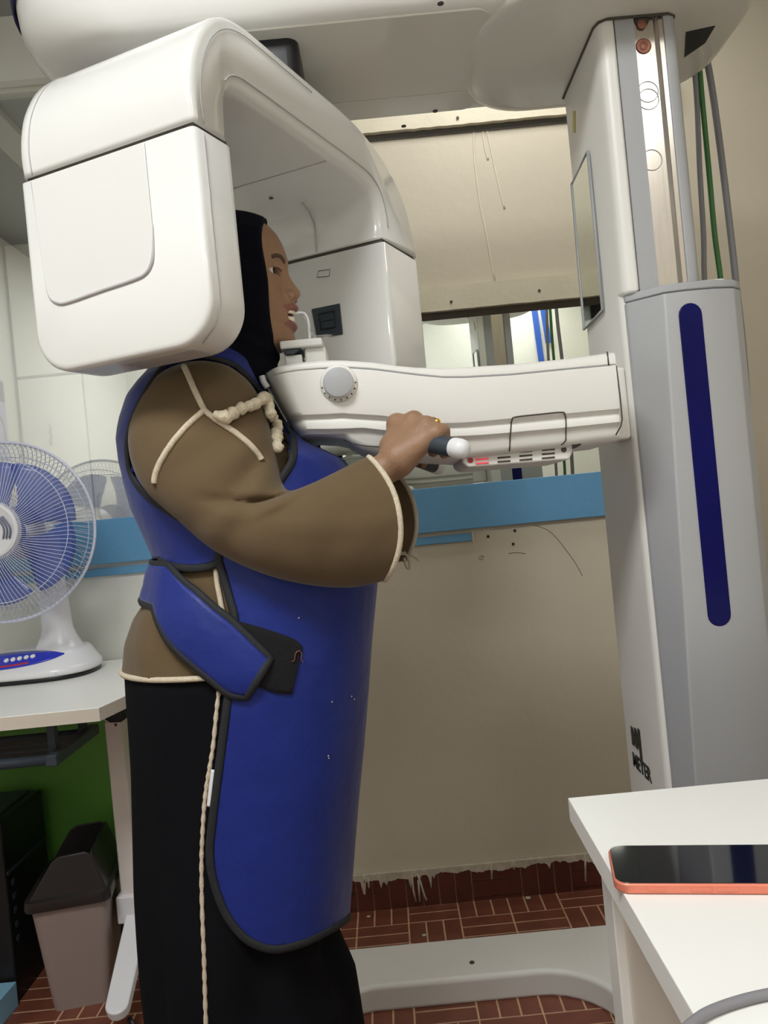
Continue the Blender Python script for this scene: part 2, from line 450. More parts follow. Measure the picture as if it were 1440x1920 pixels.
# floor tiles: 42 cm tiles of basket-weave strips
BL = 0.14; SW = BL/3
fl = bpy.data.objects['floor']
def chip(w, l, h=0.0045):
    b = 0.0012
    lo = boxg(-w/2, w/2, -l/2, l/2, -0.003, h)
    bm = bmesh.new(); bm.from_mesh(mesh(*lo))
    bmesh.ops.bevel(bm, geom=[e for e in bm.edges if all(v.co.z > 0 for v in e.verts)], offset=b, segments=1, affect='EDGES')
    me = bpy.data.meshes.new('tile'); bm.to_mesh(me); bm.free(); me.materials.append(M['tile']); return me
chipme = chip(SW-0.0035, BL-0.0035)
X0, Y0 = 0.24, 1.956
nt_ = 0
rows_rest = []
for r in range(-4, 2):
    for c in range(-11, 3):
        ti = (c % 3); rj = (r % 3)
        vert = ((ti + rj) % 2 == 1)
        cx = X0+c*BL+BL/2; cy = Y0+r*BL+BL/2
        for k in range(3):
            x = cx+(k-1)*SW if vert else cx; y = cy if vert else cy+(k-1)*SW
            g = 0.002 if (c % 3 == 0) else 0
            hy = BL/2 if vert else SW/2
            if y-hy > D-0.012: continue
            cutl = max(0, y+hy-(D-0.011))
            # pieces hidden under the machine base or out of view are left to the joined rest
            hid = (1.745 < y-hy and y+hy < 1.86 and -0.2 < x < 0.5) or (y < 1.66 and x > -0.62)
            if hid or nt_ >= 292:
                rows_rest.append((x, y, vert, cutl)); continue
            o = bpy.data.objects.new('tile', chipme); COL.objects.link(o); o.parent = fl
            o.location = (x, y-cutl/2, 0.0)
            o.rotation_euler = (RNG.normal()*0.002, RNG.normal()*0.002, 0 if vert else PI/2)
            if cutl:
                if vert: o.scale = (1, 1-cutl/BL, 1)
                else: o.scale = (1-cutl/SW, 1, 1)
            nt_ += 1
for r in range(-20, -4):
    for c in range(-14, 9):
        vert = ((c % 3)+(r % 3)) % 2 == 1
        for k in range(3):
            cx = X0+c*BL+BL/2; cy = Y0+r*BL+BL/2
            rows_rest.append((cx+(k-1)*SW if vert else cx, cy if vert else cy+(k-1)*SW, vert, 0))
for r in range(-4, 1):
    for c in range(3, 10):
        vert = ((c % 3)+(r % 3)) % 2 == 1
        for k in range(3):
            cx = X0+c*BL+BL/2; cy = Y0+r*BL+BL/2
            rows_rest.append((cx+(k-1)*SW if vert else cx, cy if vert else cy+(k-1)*SW, vert, 0))
parts = []
for x, y, vert, cutl in rows_rest:
    w, l = (SW-0.0035, BL-0.0035) if vert else (BL-0.0035, SW-0.0035)
    parts.append(boxg(x-w/2, x+w/2, y-l/2, y+l/2-cutl, -0.003, 0.0045))
o = put('floor_tiles', mesh(*join(parts)), M['tile'], fl, smooth=False); o['kind'] = 'stuff'

# tiled skirting on the back wall with white paint spilled over its top
bb = struct(box('baseboard_back', XP, XR, D-0.006, D, 0, 0.104, M['grout']))
px_ = [XP]
pat = 'VVVHVVVVVVVHVVVHVVVVVHVVVHVVVHVVVHVVV'
x = 0.24-BL*5+BL*0.0
i = 0
xx = -0.46
tb = None
while xx < XR-0.15:
    if pat[i % len(pat)] == 'V':
        a = max(xx, XP)
        box('tile', a+0.0015, xx+SW-0.0015, D-0.011, D-0.005, 0.004, 0.1025, M['tileb'], bb)
        xx += SW
    else:
        a = max(xx, XP)
        for z0, z1 in ((0.004, 0.0125), (0.0155, 0.0595), (0.0625, 0.1025)):
            box('tile', a+0.0015, xx+BL-0.0015, D-0.011, D-0.005, z0, z1, M['tileb'], bb)
        xx += BL
    i += 1
# paint
pv = []
n = 380
top = [(XP+(XR-XP)*i/n) for i in range(n+1)]
low = []
dens = 0.013
for xq in top:
    base = 0.089+0.004*math.sin(xq*21)+0.003*math.sin(xq*97+1)+RNG.normal()*0.0012
    if RNG.random() < 0.05: base -= RNG.random()*0.03
    if -0.22 < xq < 0.07 and RNG.random() < 0.22: base -= RNG.random()*0.035
    low.append(base)
pts = [Vector((a, D-0.0135, b)) for a, b in zip(top, low)]+[Vector((a, D-0.0135, 0.107)) for a in top[::-1]]
prism('paint_spill', pts, (0, 0.012, 0), M['drip'], bb)
for q in ([(782, 1637), (790, 1660), (796, 1680), (800, 1688)], [(690, 1645), (692, 1665)], [(922, 1615), (922, 1648)], [(963, 1612), (964, 1630)], [(1097, 1600), (1098, 1652)], [(772, 1640), (775, 1670), (780, 1690)], [(784, 1650), (787, 1690)], [(680, 1640), (684, 1655)]):
    w = [P(a, b, D-0.012) for a, b in q]
    tube('paint_drip', w, 0.003, M['drip'], bb, n=6)
for q, r in (((691, 1718), 0.006), ((795, 1753), 0.006), ((770, 1770), 0.004), ((990, 1683), 0.008), ((815, 1775), 0.006)):
    p = PZ(*q, 0.0045); lathe('paint_drop', [(r, 0), (r*0.7, 0.0008), (0.0005, 0.001)], p, (0, 0, 1), M['drip'], fl, n=12)

# ceiling lamp panel by the camera, and panels for the added fill lamps
for k, L in enumerate(LAMPS):
    lab = ['square lit ceiling panel above and left of the photographer', 'square fill panel added behind the photographer on the right', 'square fill panel added to light the room behind the window', 'narrow fill panel added to brighten the back wall'][k]
    t = thing('room_or_fill_lamp', lab, 'lamp', (L[0][0], L[0][1], ZC))
    x, y = L[0][0], L[0][1]
    hy = L[2]/2
    fr = join([boxg(x-0.32, x+0.32, y-hy-0.02, y-hy, ZC-0.02, ZC), boxg(x-0.32, x+0.32, y+hy, y+hy+0.02, ZC-0.02, ZC), boxg(x-0.32, x-0.30, y-hy, y+hy, ZC-0.02, ZC), boxg(x+0.30, x+0.32, y-hy, y+hy, ZC-0.02, ZC)])
    put('frame', mesh(*fr), M['fanw'], t, smooth=False)
    box('diffuser', x-0.3, x+0.3, y-hy, y+hy, ZC-0.012, ZC-0.002, M['lamp'], t)
struct(box('trim_6', -1.28, -1.17, D+0.1, 3.7, ZC-0.03, ZC, M['white'], bevel=0.004))

# cupboard in the room beyond the window
cb = thing('wall_cupboard', 'tall white double-row cupboard seen through the window beyond the fan', 'cupboard', (-1.1, YB, 0))
box('body', -1.71, -0.44, YB-0.30, YB-0.001, 0.02, 2.58, M['seam'], cb)
xs_ = [-1.70, -1.385, -1.07, -0.755, -0.45]
for i in range(4):
    for z0, z1 in ((0.08, 1.922), (1.936, 2.57)):
        d_ = box('door', xs_[i]+0.004, xs_[i+1]-0.004, YB-0.32, YB-0.301, z0, z1, M['white'], cb, bevel=0.002)
        if z0 < 1:
            if i == 0:
                q = [P(a, b, YB-0.325) for a, b in ((92, 795), (96, 803), (93, 810), (97, 818), (94, 826), (96, 835))]
                tube('latch', q, 0.006, M['grey'], d_, n=6)
            else:
                tube('handle', [(xs_[i]+0.03, YB-0.322, 1.22), (xs_[i]+0.03, YB-0.345, 1.23), (xs_[i]+0.03, YB-0.345, 1.33), (xs_[i]+0.03, YB-0.322, 1.34)], 0.005, M['grey'], d_)
po = thing('wall_poster', 'pale lilac poster on the left wall beyond the fan', 'poster', (XL, 3.4, 1.45))
box('sheet', XL, XL+0.003, 3.05, 3.62, 1.42, 1.90, M['poster'], po)
box('heading', XL+0.003, XL+0.004, 3.05, 3.615, 1.80, 1.895, M['posterdark'], po)
tube('circle_print', ringpts((XL+0.004, 3.46, 1.64), (1, 0, 0), 0.13, 40), 0.003, M['posterdark'], po, n=6, closed=True)
# blue webbing straps hanging on the right wall, seen in the mirror
for k, (dx, ln) in enumerate(((0, 0.40), (0.06, 0.26))):
    st = tag(prism('webbing_strap', [(1.15+dx, YF+0.004, 2.43), (1.19+dx, YF+0.004, 2.43), (1.20+dx, YF+0.03, 2.43-ln), (1.16+dx, YF+0.03, 2.43-ln)], (0, 0.004, 0), M['strap'], origin=(1.17+dx, YF, 2.43-ln)),
             ['longer blue webbing strap hanging on the wall seen in the mirror', 'shorter blue webbing strap hanging beside the longer one in the mirror'][k], 'strap', 'blue straps on the wall')
    lathe('hook', [(0.008, 0), (0.008, 0.02), (0.003, 0.022)], (1.17+dx, YF+0.001, 2.435), (0, 1, 0), M['fanw'], st, n=10)

# ------------------------------------------------------------------ the dental x-ray machine
YM = 1.235                                   # mid plane of patient and machine
xm = thing('dental_xray_machine', 'large white panoramic dental x-ray machine standing around the patient', 'x-ray machine', (0.51, 1.34, 0))
ZB = 1.872
def rrect(x0, x1, y0, y1, r, n=8):
    out = []
    for cx, cy, a0 in ((x1-r, y1-r, 0), (x0+r, y1-r, PI/2), (x0+r, y0+r, PI), (x1-r, y0+r, 1.5*PI)):
        for i in range(n+1):
            a = a0+PI/2*i/n; out.append((cx+r*math.cos(a), cy+r*math.sin(a)))
    return out
# overhead boom: stacked rounded outlines
rings = []
for ins, z in ((0.06, ZB+0.0005), (0.03, ZB+0.001), (0.016, ZB+0.006), (0.008, ZB+0.018), (0.002, ZB+0.04), (0, ZB+0.07), (0, ZB+0.17), (0.004, ZB+0.2), (0.02, ZB+0.225), (0.05, ZB+0.235)):
    e = ins*1.0
    left = -0.532+(0.10*(1-math.sqrt(max(0, 1-(1-min(1, (z-ZB)/0.14))**2))))
    rings.append([Vector((x, y, z)) for x, y in rrect(left+ins*0.4, 0.665-e, 1.15+e, 1.497-e*0.6, 0.155-ins*0.3, 10)])
boom = loft('boom', rings, M['shell'], xm)
# smooth gloss cover plates under the boom, with screws and a joint
def plate(name, x0, x1, y0, y1, r, z, th, m, parent, bev=0.003):
    return prism(name, [Vector((x, y, z)) for x, y in rrect(x0, x1, y0, y1, r, 8)], (0, 0, th), m, parent, bevel=bev)
plate('cover_plate', -0.30, 0.24, 1.18, 1.41, 0.03, ZB-0.002, 0.006, M['under'], boom, 0.002)
plate('cover_plate', -0.30, 0.24, 1.413, 1.478, 0.02, ZB-0.002, 0.006, M['under'], boom, 0.002)
# rounded column end of the boom
rings = []
for ins, z in ((0.045, ZB-0.005), (0.02, ZB-0.0045), (0.008, ZB-0.002), (0.0, ZB+0.008), (0, ZB+0.16)):
    rings.append([Vector((x, y, z)) for x, y in rrect(0.212+ins, 0.668-ins*0.4, 1.135+ins*0.4, 1.508-ins*0.5, 0.135-ins*0.4, 10)])
loft('column_end', rings, M['under'], boom)
for q in ((826, 6), (816, 208), (757, 236)):
    p = PZ(*q, ZB-0.0022); lathe('screw', [(0.005, 0), (0.005, 0.0012), (0.002, 0.002)], p, (0, 0, -1), M['seam'], boom, n=12)
# blue light strip on the boom's rounded tip
tip = []
for i in range(25):
    a = PI*0.5+PI*i/24
    tip.append((-0.532+0.155+0.1565*math.cos(a), 1.3235+0.1735*math.sin(a), ZB+0.135))
tube('light_strip', tip, 0.02, M['blueled'], boom, n=10, flat=(0.026, 0.004), nrm=[(math.cos(PI*0.5+PI*i/24), math.sin(PI*0.5+PI*i/24), 0) for i in range(25)])
# hub the rotating arm hangs from
plate('rotation_hub', -0.205, -0.064, 1.205, 1.345, 0.02, 1.785, ZB-1.785+0.004, M['black'], xm, 0.006)

# rotating arm: frame (s along the arm, t across it, z)
S1 = Vector((-0.181, 0.928, 0)); U = Vector((0.4444, 0.8958, 0)).normalized(); W = Vector((-0.922, 0.387, 0)).normalized()
def A(s, t, z):
    v = S1+U*s+W*t; return Vector((v.x, v.y, z))
ZS = 1.607; WID = 0.282
outer = [(0.0, ZS+0.004), (-0.002, 1.638), (0.001, 1.667), (0.010, 1.699), (0.030, 1.736), (0.056, 1.764), (0.085, 1.781), (0.118, 1.789), (0.16, 1.791), (0.234, 1.791), (0.325, 1.791), (0.394, 1.791), (0.45, 1.787), (0.5, 1.778), (0.55, 1.762), (0.595, 1.737), (0.628, 1.705), (0.65, 1.66), (0.663, ZS+0.004)]
inner = [(0.512, ZS+0.004), (0.517, 1.635), (0.515, 1.66), (0.505, 1.682), (0.485, 1.694), (0.45, 1.698), (0.376, 1.698), (0.246, 1.696), (0.139, 1.694), (0.105, 1.692), (0.088, 1.684), (0.078, 1.667), (0.075, 1.635), (0.073, ZS+0.004)]
arm = thing('rotating_arm', '', '', (0, 0, 0)); COL.objects.unlink(arm); bpy.data.objects.remove(arm)
# profile loops at increasing depth t: near and far lips are rounded; the opening's rim is stepped inwards
def shrink(loop, d):
    out = []; n = len(loop)
    cx = sum(p[0] for p in loop)/n
    for i, (a, b) in enumerate(loop):
        p0 = loop[max(i-1, 0)]; p1 = loop[min(i+1, n-1)]
        tx, ty = p1[0]-p0[0], p1[1]-p0[1]; L = math.hypot(tx, ty) or 1
        nx, ny = ty/L, -tx/L                      # right of travel = inside for this winding
        if i in (0, n-1): ny = 0; nx = (1 if nx > 0 else -1)
        out.append((a+nx*d, b+ny*d))
    return out
def dense(l, n=4):
    return [(v.x, v.y) for v in smooth_path([(a, b, 0) for a, b in l], n)]
O_, I_ = dense(outer, 3), dense(inner, 3)
def arm_ring(do, di, t):
    return [A(s, t, z) for s, z in shrink(O_, do)+shrink(I_, di)]
rings = [arm_ring(0.008, 0.017, 0.0), arm_ring(0.003, 0.0155, 0.0022), arm_ring(0.001, 0.009, 0.0045), arm_ring(0.0, 0.004, 0.009), arm_ring(0, 0.001, 0.016), arm_ring(0, 0, 0.022)]
rings += [arm_ring(0, 0, WID-0.022), arm_ring(0.0, 0.0015, WID-0.014), arm_ring(0.0, 0.004, WID-0.006), arm_ring(0.004, 0.01, WID-0.0015), arm_ring(0.012, 0.012, WID)]
arm = loft('rotating_arm', rings, M['shell'], xm)
# faint fillet around the opening and the rim line on the near side
rim = [A(s, -0.0012, z) for s, z in shrink(O_, 0.016)]
tube('rim_line', rim[:30], 0.0006, M['grey'], arm, n=5)
tube('rim_groove', [A(s, -0.0002, z) for s, z in shrink(I_, 0.0172)[3:-8]], 0.0011, M['label'], arm, n=5)
# heads
def head(name, s0, s1, zb, rs, m):
    # extruded along s (depth s0..s1), outline in (t, z) with rounded lower corners
    def outl(ins, rad):
        r = rad-ins*0.5; x0, x1, z0, z1 = ins, WID-ins, zb+ins, ZS-0.004
        pts = [(x0, z1)]
        for i in range(11):
            a = PI+PI/2*i/10; pts.append((x0+r+r*math.cos(a), z0+r+r*math.sin(a)))
        for i in range(11):
            a = 1.5*PI+PI/2*i/10; pts.append((x1-r+r*math.cos(a), z0+r+r*math.sin(a)))
        pts.append((x1, z1)); return pts
    rg = []
    for ins, s in ((0.008, s0), (0.0045, s0+0.0006), (0.002, s0+0.002), (0.0005, s0+0.0045), (0, s0+0.008), (0, s1-0.016), (0.001, s1-0.009), (0.004, s1-0.004), (0.009, s1-0.001), (0.016, s1)):
        rg.append([A(s, t, z) for t, z in outl(ins, rs)])
    return loft(name, rg, m, xm)
th = head('tube_head', -0.003, 0.0755, 1.344, 0.055, M['shell'])
dh = head('sensor_head', 0.511, 0.666, 1.345, 0.045, M['shell'])
# dark gap between heads and arm
for nm, a, b, par in (('gap_seal', 0.004, 0.069, th), ('gap_seal', 0.517, 0.658, dh)):
    q = [A(a, 0.006, ZS-0.0042), A(b, 0.006, ZS-0.0042), A(b, WID-0.006, ZS-0.0042), A(a, WID-0.006, ZS-0.0042)]
    prism(nm, q, (0, 0, 0.009), M['seam'], par)
# raised front panel of the tube head with its U-shaped groove, and seams over the arm's front
def fr(t, z, off=0.0): return A(-0.0035-off, t, z)
g = [(0.262, 1.601), (0.258, 1.54), (0.254, 1.47), (0.249, 1.445), (0.235, 1.434), (0.215, 1.432), (0.16, 1.436), (0.11, 1.439), (0.09, 1.443), (0.079, 1.455), (0.075, 1.475), (0.073, 1.5)]
tube('panel_groove', [fr(t, z) for t, z in dense(g, 4)], [0.0008+0.0016*min(1, max(0, (i-8)/8))*min(1, max(0.1, (46-i)/10)) for i in range(len(dense(g, 4)))], M['label'], th, n=6)
fp = dense([(0.2605, 1.602)]+g[1:]+[(0.073, 1.56), (0.073, 1.602)], 3)
prism('front_panel', [fr(t, z, 0.0) for t, z in fp], tuple(-U*0.0016), M['shell'], th, bevel=0.0012)
tube('seam', [A(s-0.0006, 0.262, z) for s, z in O_[:26]], 0.0008, M['label'], arm, n=5)
tube('seam', [A(0.014, -0.0008, z) for z in (1.60, 1.5, 1.42, 1.39)]+[A(0.014, 0.006, 1.368), A(0.014, 0.03, 1.3478)], 0.0008, M['label'], th, n=5)
# data label on the underside of the tube head
prism('rating_label', [A(0.02, 0.05, 1.3436), A(0.06, 0.05, 1.3436), A(0.06, 0.16, 1.3436), A(0.02, 0.16, 1.3436)], (0, 0, -0.0006), M['label'], th)
# underside screws and inner joint of the arm
for s, t in ((0.30, 0.24), (0.43, 0.17)):
    lathe('screw', [(0.004, 0), (0.004, 0.001), (0.001, 0.0015)], A(s, t, 1.6965), (0, 0, -1), M['seam'], arm, n=12)
tube('seam', [A(0.36, 0.02, 1.6975), A(0.36, 0.262, 1.6975)], 0.0012, M['label'], arm, n=5)
tube('seam', [A(0.475, 0.135, 1.694), A(0.498, 0.135, 1.686), A(0.512, 0.135, 1.668), A(0.5145, 0.135, 1.64), A(0.511, 0.135, 1.613)], 0.0013, M['label'], arm, n=5)
# sensor window with its black surround on the inner side of the sensor head
def sn(t, z, off=0.0): return A(0.511-off, t, z)
bvs = bvh_of(dh)
def quad_on(name, px4, off, thick, m, par, bev=0.0015):
    c = [cast(bvs, a, b, off)[0] for a, b in px4]
    return prism(name, c, tuple(-U*thick), m, par, bevel=bev)
sw_ = quad_on('sensor_window', [(585, 580), (638, 569), (644, 627), (595, 634)], 0.0, 0.003, M['charcoal'], dh)
q4 = [(599, 590), (627, 584), (630, 614), (603, 619)]
bvs2 = bvs
c = [cast(bvs, a, b, 0.0035)[0] for a, b in q4]
tube('window_outline', c, 0.0016, M['black'], sw_, n=6, closed=True)
tube('window_outline', [(c[0]+c[3])/2, (c[1]+c[2])/2], 0.001, M['black'], sw_, n=6)
c = [cast(bvs, a, b, 0.0004)[0] for a, b in ((597, 508), (619, 505), (617, 518), (594, 520))]
tube('outline', c, 0.0006, M['seam'], dh, n=5, closed=True)

# column -----------------------------------------------------------
cl = prism('column', [Vector((x, y, 0.045)) for x, y in [(0.413, 1.46), (0.412, 1.262), (0.4145, 1.2535), (0.422, 1.25), (0.47, 1.25), (0.585, 1.25), (0.60, 1.27), (0.60, 1.44), (0.585, 1.46)]], (0, 0, 1.40), M['shell2'], xm, bevel=0.006, seg=3)
up = prism('upper_column', [Vector((x, y, 1.43)) for x, y in [(0.413, 1.46), (0.412, 1.25), (0.416, 1.236), (0.426, 1.23), (0.4395, 1.23), (0.4395, 1.46)]], (0, 0, ZB-1.43+0.02), M['shell2'], xm, bevel=0.006, seg=3)
prism('side_strip', [Vector((x, y, 1.43)) for x, y in [(0.44, 1.231), (0.470, 1.231), (0.470, 1.45), (0.44, 1.45)]], (0, 0, ZB-1.43+0.02), M['grey'], up)
rail = prism('metal_rail', [Vector((x, y, 1.43)) for x, y in [(0.4705, 1.234), (0.502, 1.234), (0.506, 1.229), (0.510, 1.234), (0.517, 1.234), (0.517, 1.44), (0.4705, 1.44)]], (0, 0, ZB-1.43+0.02), M['metal'], xm)
rr = [(0.5175, 1.231), (0.527, 1.231), (0.535, 1.235), (0.540, 1.243), (0.542, 1.26), (0.542, 1.45), (0.5175, 1.45)]
prism('side_strip', [Vector((x, y, 1.43)) for x, y in rr], (0, 0, ZB-1.43+0.02), M['grey'], rail, bevel=0.002)
for q, r, m in (((1203, 37), 0.012, 'seam'), ((1207, 86), 0.0125, 'copper'), ):
    p = P(*q, 1.233); lathe('hole', [(r, 0), (r*0.95, 0.001), (r*0.6, -0.004), (r*0.5, 0.001), (0.001, 0.002)], p, (0, -1, 0), M[m], rail, n=20)
p = P(1203, 46, 1.232); lathe('bolt', [(0.008, 0), (0.007, 0.002), (0.001, 0.003)], p, (0, -1, 0), M['copper'], rail, n=14)
for q, r in (((1215, 172), 0.0165), ((1216, 186), 0.0165), ((1222, 300), 0.0165)):
    p = P(*q, 1.2335); tube('ring_mark', ringpts(p, (0, 1, 0), r, 28), 0.0007, M['grey'], rail, n=5, closed=True)
tube('gap_line', [(0.412, 1.462, ZB-0.0065), (0.4115, 1.25, ZB-0.0065), (0.416, 1.235, ZB-0.0065), (0.428, 1.2285, ZB-0.0065), (0.525, 1.2295, ZB-0.0065), (0.538, 1.238, ZB-0.0065), (0.545, 1.27, ZB-0.0065)], 0.0022, M['seam'], up, n=6)
# silver cover with chamfered left side, tapering a little to the bottom
def cov(z, a):
    return [Vector(v+(z,)) for v in ((0.419+a*0.002, 1.265), (0.419+a*0.002, 1.245), (0.468-a*0.026, 1.206), (0.50, 1.2015), (0.545, 1.203), (0.58, 1.213), (0.598, 1.23), (0.605, 1.26), (0.606, 1.30), (0.606, 1.4645), (0.45, 1.4645), (0.45, 1.26))]
cv = loft('column_cover', [cov(0.05, 1.3), cov(0.65, 0.95), cov(1.05, 0.45), cov(1.418, 0.0)], M['cover'], xm, bevel=0.003, seg=2, angle=25)
loft('cover_rim', [cov(1.4185, 0), [v+Vector((0, 0, 0.013)) for v in cov(1.4185, 0)]], M['grey'], cv, bevel=0.003, smooth='auto')
def stadium(cx, w, z0, z1, y, n=10):
    r = w/2; return [Vector((cx+r*math.cos(a), y, z1-r+r*math.sin(a))) for a in np.linspace(0, PI, n)]+[Vector((cx+r*math.cos(a), y, z0+r+r*math.sin(a))) for a in np.linspace(PI, 2*PI, n)]
prism('light_strip', stadium(0.5035, 0.036, 0.893, 1.398, 1.2005), (0, 0.01, 0), M['blueled'], cv, bevel=0.0015)
prism('light_strip', stadium(0.51, 0.036, 0.893, 1.398, 1.458), (0, 0.0085, 0), M['blueled'], cv, bevel=0.0015)
# patient mirror in a slim frame on the column's left side
bvc = None
mz = [(0.4115, 1.43, 1.62), (0.4115, 1.31, 1.655), (0.4115, 1.31, 1.425), (0.4115, 1.43, 1.39)]
def xface(px, py, x):            # point on a plane X = x
    X, Y = dr(px, py); d = x*FOC/X; return Vector((x, d, CAMH-Y*d/FOC))
mq = [xface(a, b, 0.4105) for a, b in ((1075, 345), (1105, 283), (1133, 580), (1098, 618))]
pm = prism('patient_mirror', mq, (-0.003, 0, 0), M['mirror'], up)
tube('frame', [v+Vector((-0.003, 0, 0)) for v in mq], 0.0026, M['grey'], pm, n=6, closed=True)
st_ = [xface(a, b, 0.4119) for a, b in ((1074, 208), (1078, 208), (1078, 248), (1074, 250))]
prism('sticker', st_, (-0.0006, 0, 0), M['yellow'], up)
# maker's emblem and name on the column's left side
def text_mesh(txt, size, depth=0.0006):
    cu = bpy.data.curves.new('t', 'FONT'); cu.body = txt; cu.size = size; cu.extrude = depth; cu.resolution_u = 3; cu.offset = size*0.012
    ob = bpy.data.objects.new('t', cu); COL.objects.link(ob)
    dg = bpy.context.evaluated_depsgraph_get(); me = bpy.data.meshes.new_from_object(ob.evaluated_get(dg))
    bpy.data.objects.remove(ob); bpy.data.curves.remove(cu); return me
def place_text(name, txt, size, org, ux, uz, m, par, sx=1.0):
    me = text_mesh(txt, size); ux = Vector(ux).normalized(); uz = Vector(uz).normalized(); n = ux.cross(uz)
    me.transform(Matrix.Translation(org) @ Matrix(((ux.x*sx, uz.x, n.x, 0), (ux.y*sx, uz.y, n.y, 0), (ux.z*sx, uz.z, n.z, 0), (0, 0, 0, 1))))
    return put(name, me, m, par, smooth=False)
oY = xface(1187, 1428, 0.4115)
place_text('maker_name', 'MEYER', 0.036, Vector((0.4115, oY.y, oY.z-0.006)), (0, -1, 0), (0, 0, 1), M['black'], cl, 0.9)
e0 = Vector((0.4115, oY.y-0.006, oY.z+0.034))
def em(a, b): return e0+Vector((0, -a, b))
lg = join([prismg([em(0, 0), em(0.013, 0), em(0.013, 0.034), em(0, 0.034)], (-0.0006, 0, 0)),
           prismg([em(0.0128, 0.034), em(0.0128, 0.012), em(0.0215, 0.0), em(0.0215, 0.02)], (-0.0006, 0, 0)),
           prismg([em(0.0213, 0.0), em(0.033, 0.0), em(0.033, 0.037), em(0.0213, 0.037)], (-0.0006, 0, 0)),
           prismg([em(0.0328, 0.037), em(0.0328, 0.014), em(0.0405, 0.002), em(0.0405, 0.024)], (-0.0006, 0, 0)),
           prismg([em(0.0403, -0.016), em(0.0515, -0.016), em(0.0515, 0.041), em(0.0403, 0.041)], (-0.0006, 0, 0))])
put('maker_emblem', fixn(mesh(*lg)), M['black'], cl, smooth=False)
# cable port and cables behind the column
pq = [PZ(a, b, ZB-0.0052) for a, b in ((1286, 60), (1341, 48), (1322, 80), (1283, 107))]
prism('cable_port', pq, (0, 0, -0.001), M['black'], boom)
for nm, m, r, pts in (('cable', 'cableg', 0.0052, [(1296, 85), (1306, 180), (1312, 320), (1319, 440), (1322, 540)]),
                      ('cable', 'cablegreen', 0.0052, [(1306, 80), (1316, 180), (1330, 330), (1340, 440), (1353, 540)]),
                      ('cable', 'cableg', 0.0066, [(1315, 80), (1334, 160), (1352, 290), (1369, 430), (1381, 540)])):
    q = [P(a, b, 1.485) for a, b in pts]; q[0] = P(pts[0][0], pts[0][1]-20, 1.43); q += [q[-1]+Vector((0.0, 0, -0.2)), q[-1]+Vector((-0.02, 0.0, -0.7)), q[-1]+Vector((-0.03, 0.01, -1.33))]
    tube(nm, smooth_path(q, 6), r, M[m], xm, n=8)

# base: flat foot bent round the patient
bo = [(0.70, 1.16), (0.70, 1.90), (-0.62, 1.90), (-0.62, 1.70), (-0.2, 1.70), (-0.165, 1.725), (-0.13, 1.735), (0.20, 1.735)]
for i in range(9):
    a = PI/2*i/8; bo.append((0.24+0.16*math.sin(a), 1.575+0.16*math.cos(a)))
bo += [(0.40, 1.16)]
bsx = prism('base_foot', [Vector((x, y, 0.0005)) for x, y in bo], (0, 0, 0.062), M['shell2'], xm, bevel=0.012, seg=4, angle=25)
p = PZ(885, 1805, 0.0627); lathe('bolt_cover', [(0.006, 0), (0.006, 0.0015), (0.002, 0.002)], p, (0, 0, 1), M['seam'], bsx, n=14)

# support arm ------------------------------------------------------
def prof(pts, d=1.13): return sorted([(P(a, b, d).x, P(a, b, d).z) for a, b in pts])
Zt = prof([(497, 688), (520, 683), (560, 676), (600, 672.5), (640, 672), (700, 676), (740, 682), (780, 686), (820, 687), (860, 686), (960, 680), (1060, 670), (1155, 657)])
Zl = prof([(499, 703), (560, 694), (640, 688), (700, 692), (780, 702), (830, 707), (870, 707), (960, 702), (1060, 692), (1157, 683)])
Z1 = prof([(525, 785), (600, 781), (640, 778), (720, 783), (790, 794), (830, 797), (870, 796), (960, 788), (1060, 779), (1158, 770)])
Z2 = prof([(540, 812), (600, 810), (680, 806), (760, 815), (830, 823), (900, 820), (960, 815), (1060, 806), (1157, 796)])
Zb = prof([(545, 818), (600, 818), (640, 822), (680, 842), (720, 851), (780, 853), (880, 858), (950, 850), (1060, 838), (1150, 826)])
YC = 1.24; HW = 0.11
xs_ = list(np.linspace(-0.170, -0.11, 20))+list(np.linspace(-0.105, 0.358, 56))
rings = []
for x in xs_:
    e = min(1, max(0.0, (x+0.1705)/0.045)); hw = HW*math.sqrt(max(0.0, 1-(1-e)**2)) if e < 1 else HW
    hw = max(hw, 0.05)
    zt, zl, z1, z2, zb = [interp(t, x) for t in (Zt, Zl, Z1, Z2, Zb)]
    sh = max(0, min(1, (-0.085-x)/0.06))          # the chin end slants back
    half = [(0.0, zt-0.004), (0.6, zt-0.002), (0.9, zt-0.0005), (1, zt)]
    near = [(-hw+0.014, zt), (-hw+0.003, zt-0.003), (-hw, zt-0.007), (-hw, zl+0.0013), (-hw+0.003, zl), (-hw+0.0005, zl-0.0013), (-hw, zl-0.004), (-hw, z1+0.009), (-hw+0.001, z1+0.003), (-hw+0.007, z1), (-hw+0.009, z1-0.003), (-hw+0.006, z1-0.009), (-hw+0.006, z2+0.004), (-hw+0.012, z2), (-hw+0.014, z2-0.003), (-hw+0.014, zb+0.012), (-hw+0.02, zb+0.003), (-hw+0.032, zb)]
    ring = [Vector((x, YC+y, z)) for y, z in near]+[Vector((x, YC-y, z)) for y, z in near[::-1]]
    for v in ring: v.x += 0.046*(zt-v.z)/(zt-zb)*max(0, 1-(x+0.17)/0.13)
    rings.append(ring)
sa = loft('support_arm', rings, M['shell2'], xm, smooth='auto', angle=50)
bva = bvh_of(sa)
tube('lid_seam', [(0.3475, 1.131, interp(Zt, .3475)), (0.3472, 1.1295, interp(Zl, .3472))], 0.0012, M['seam'], sa, n=5)
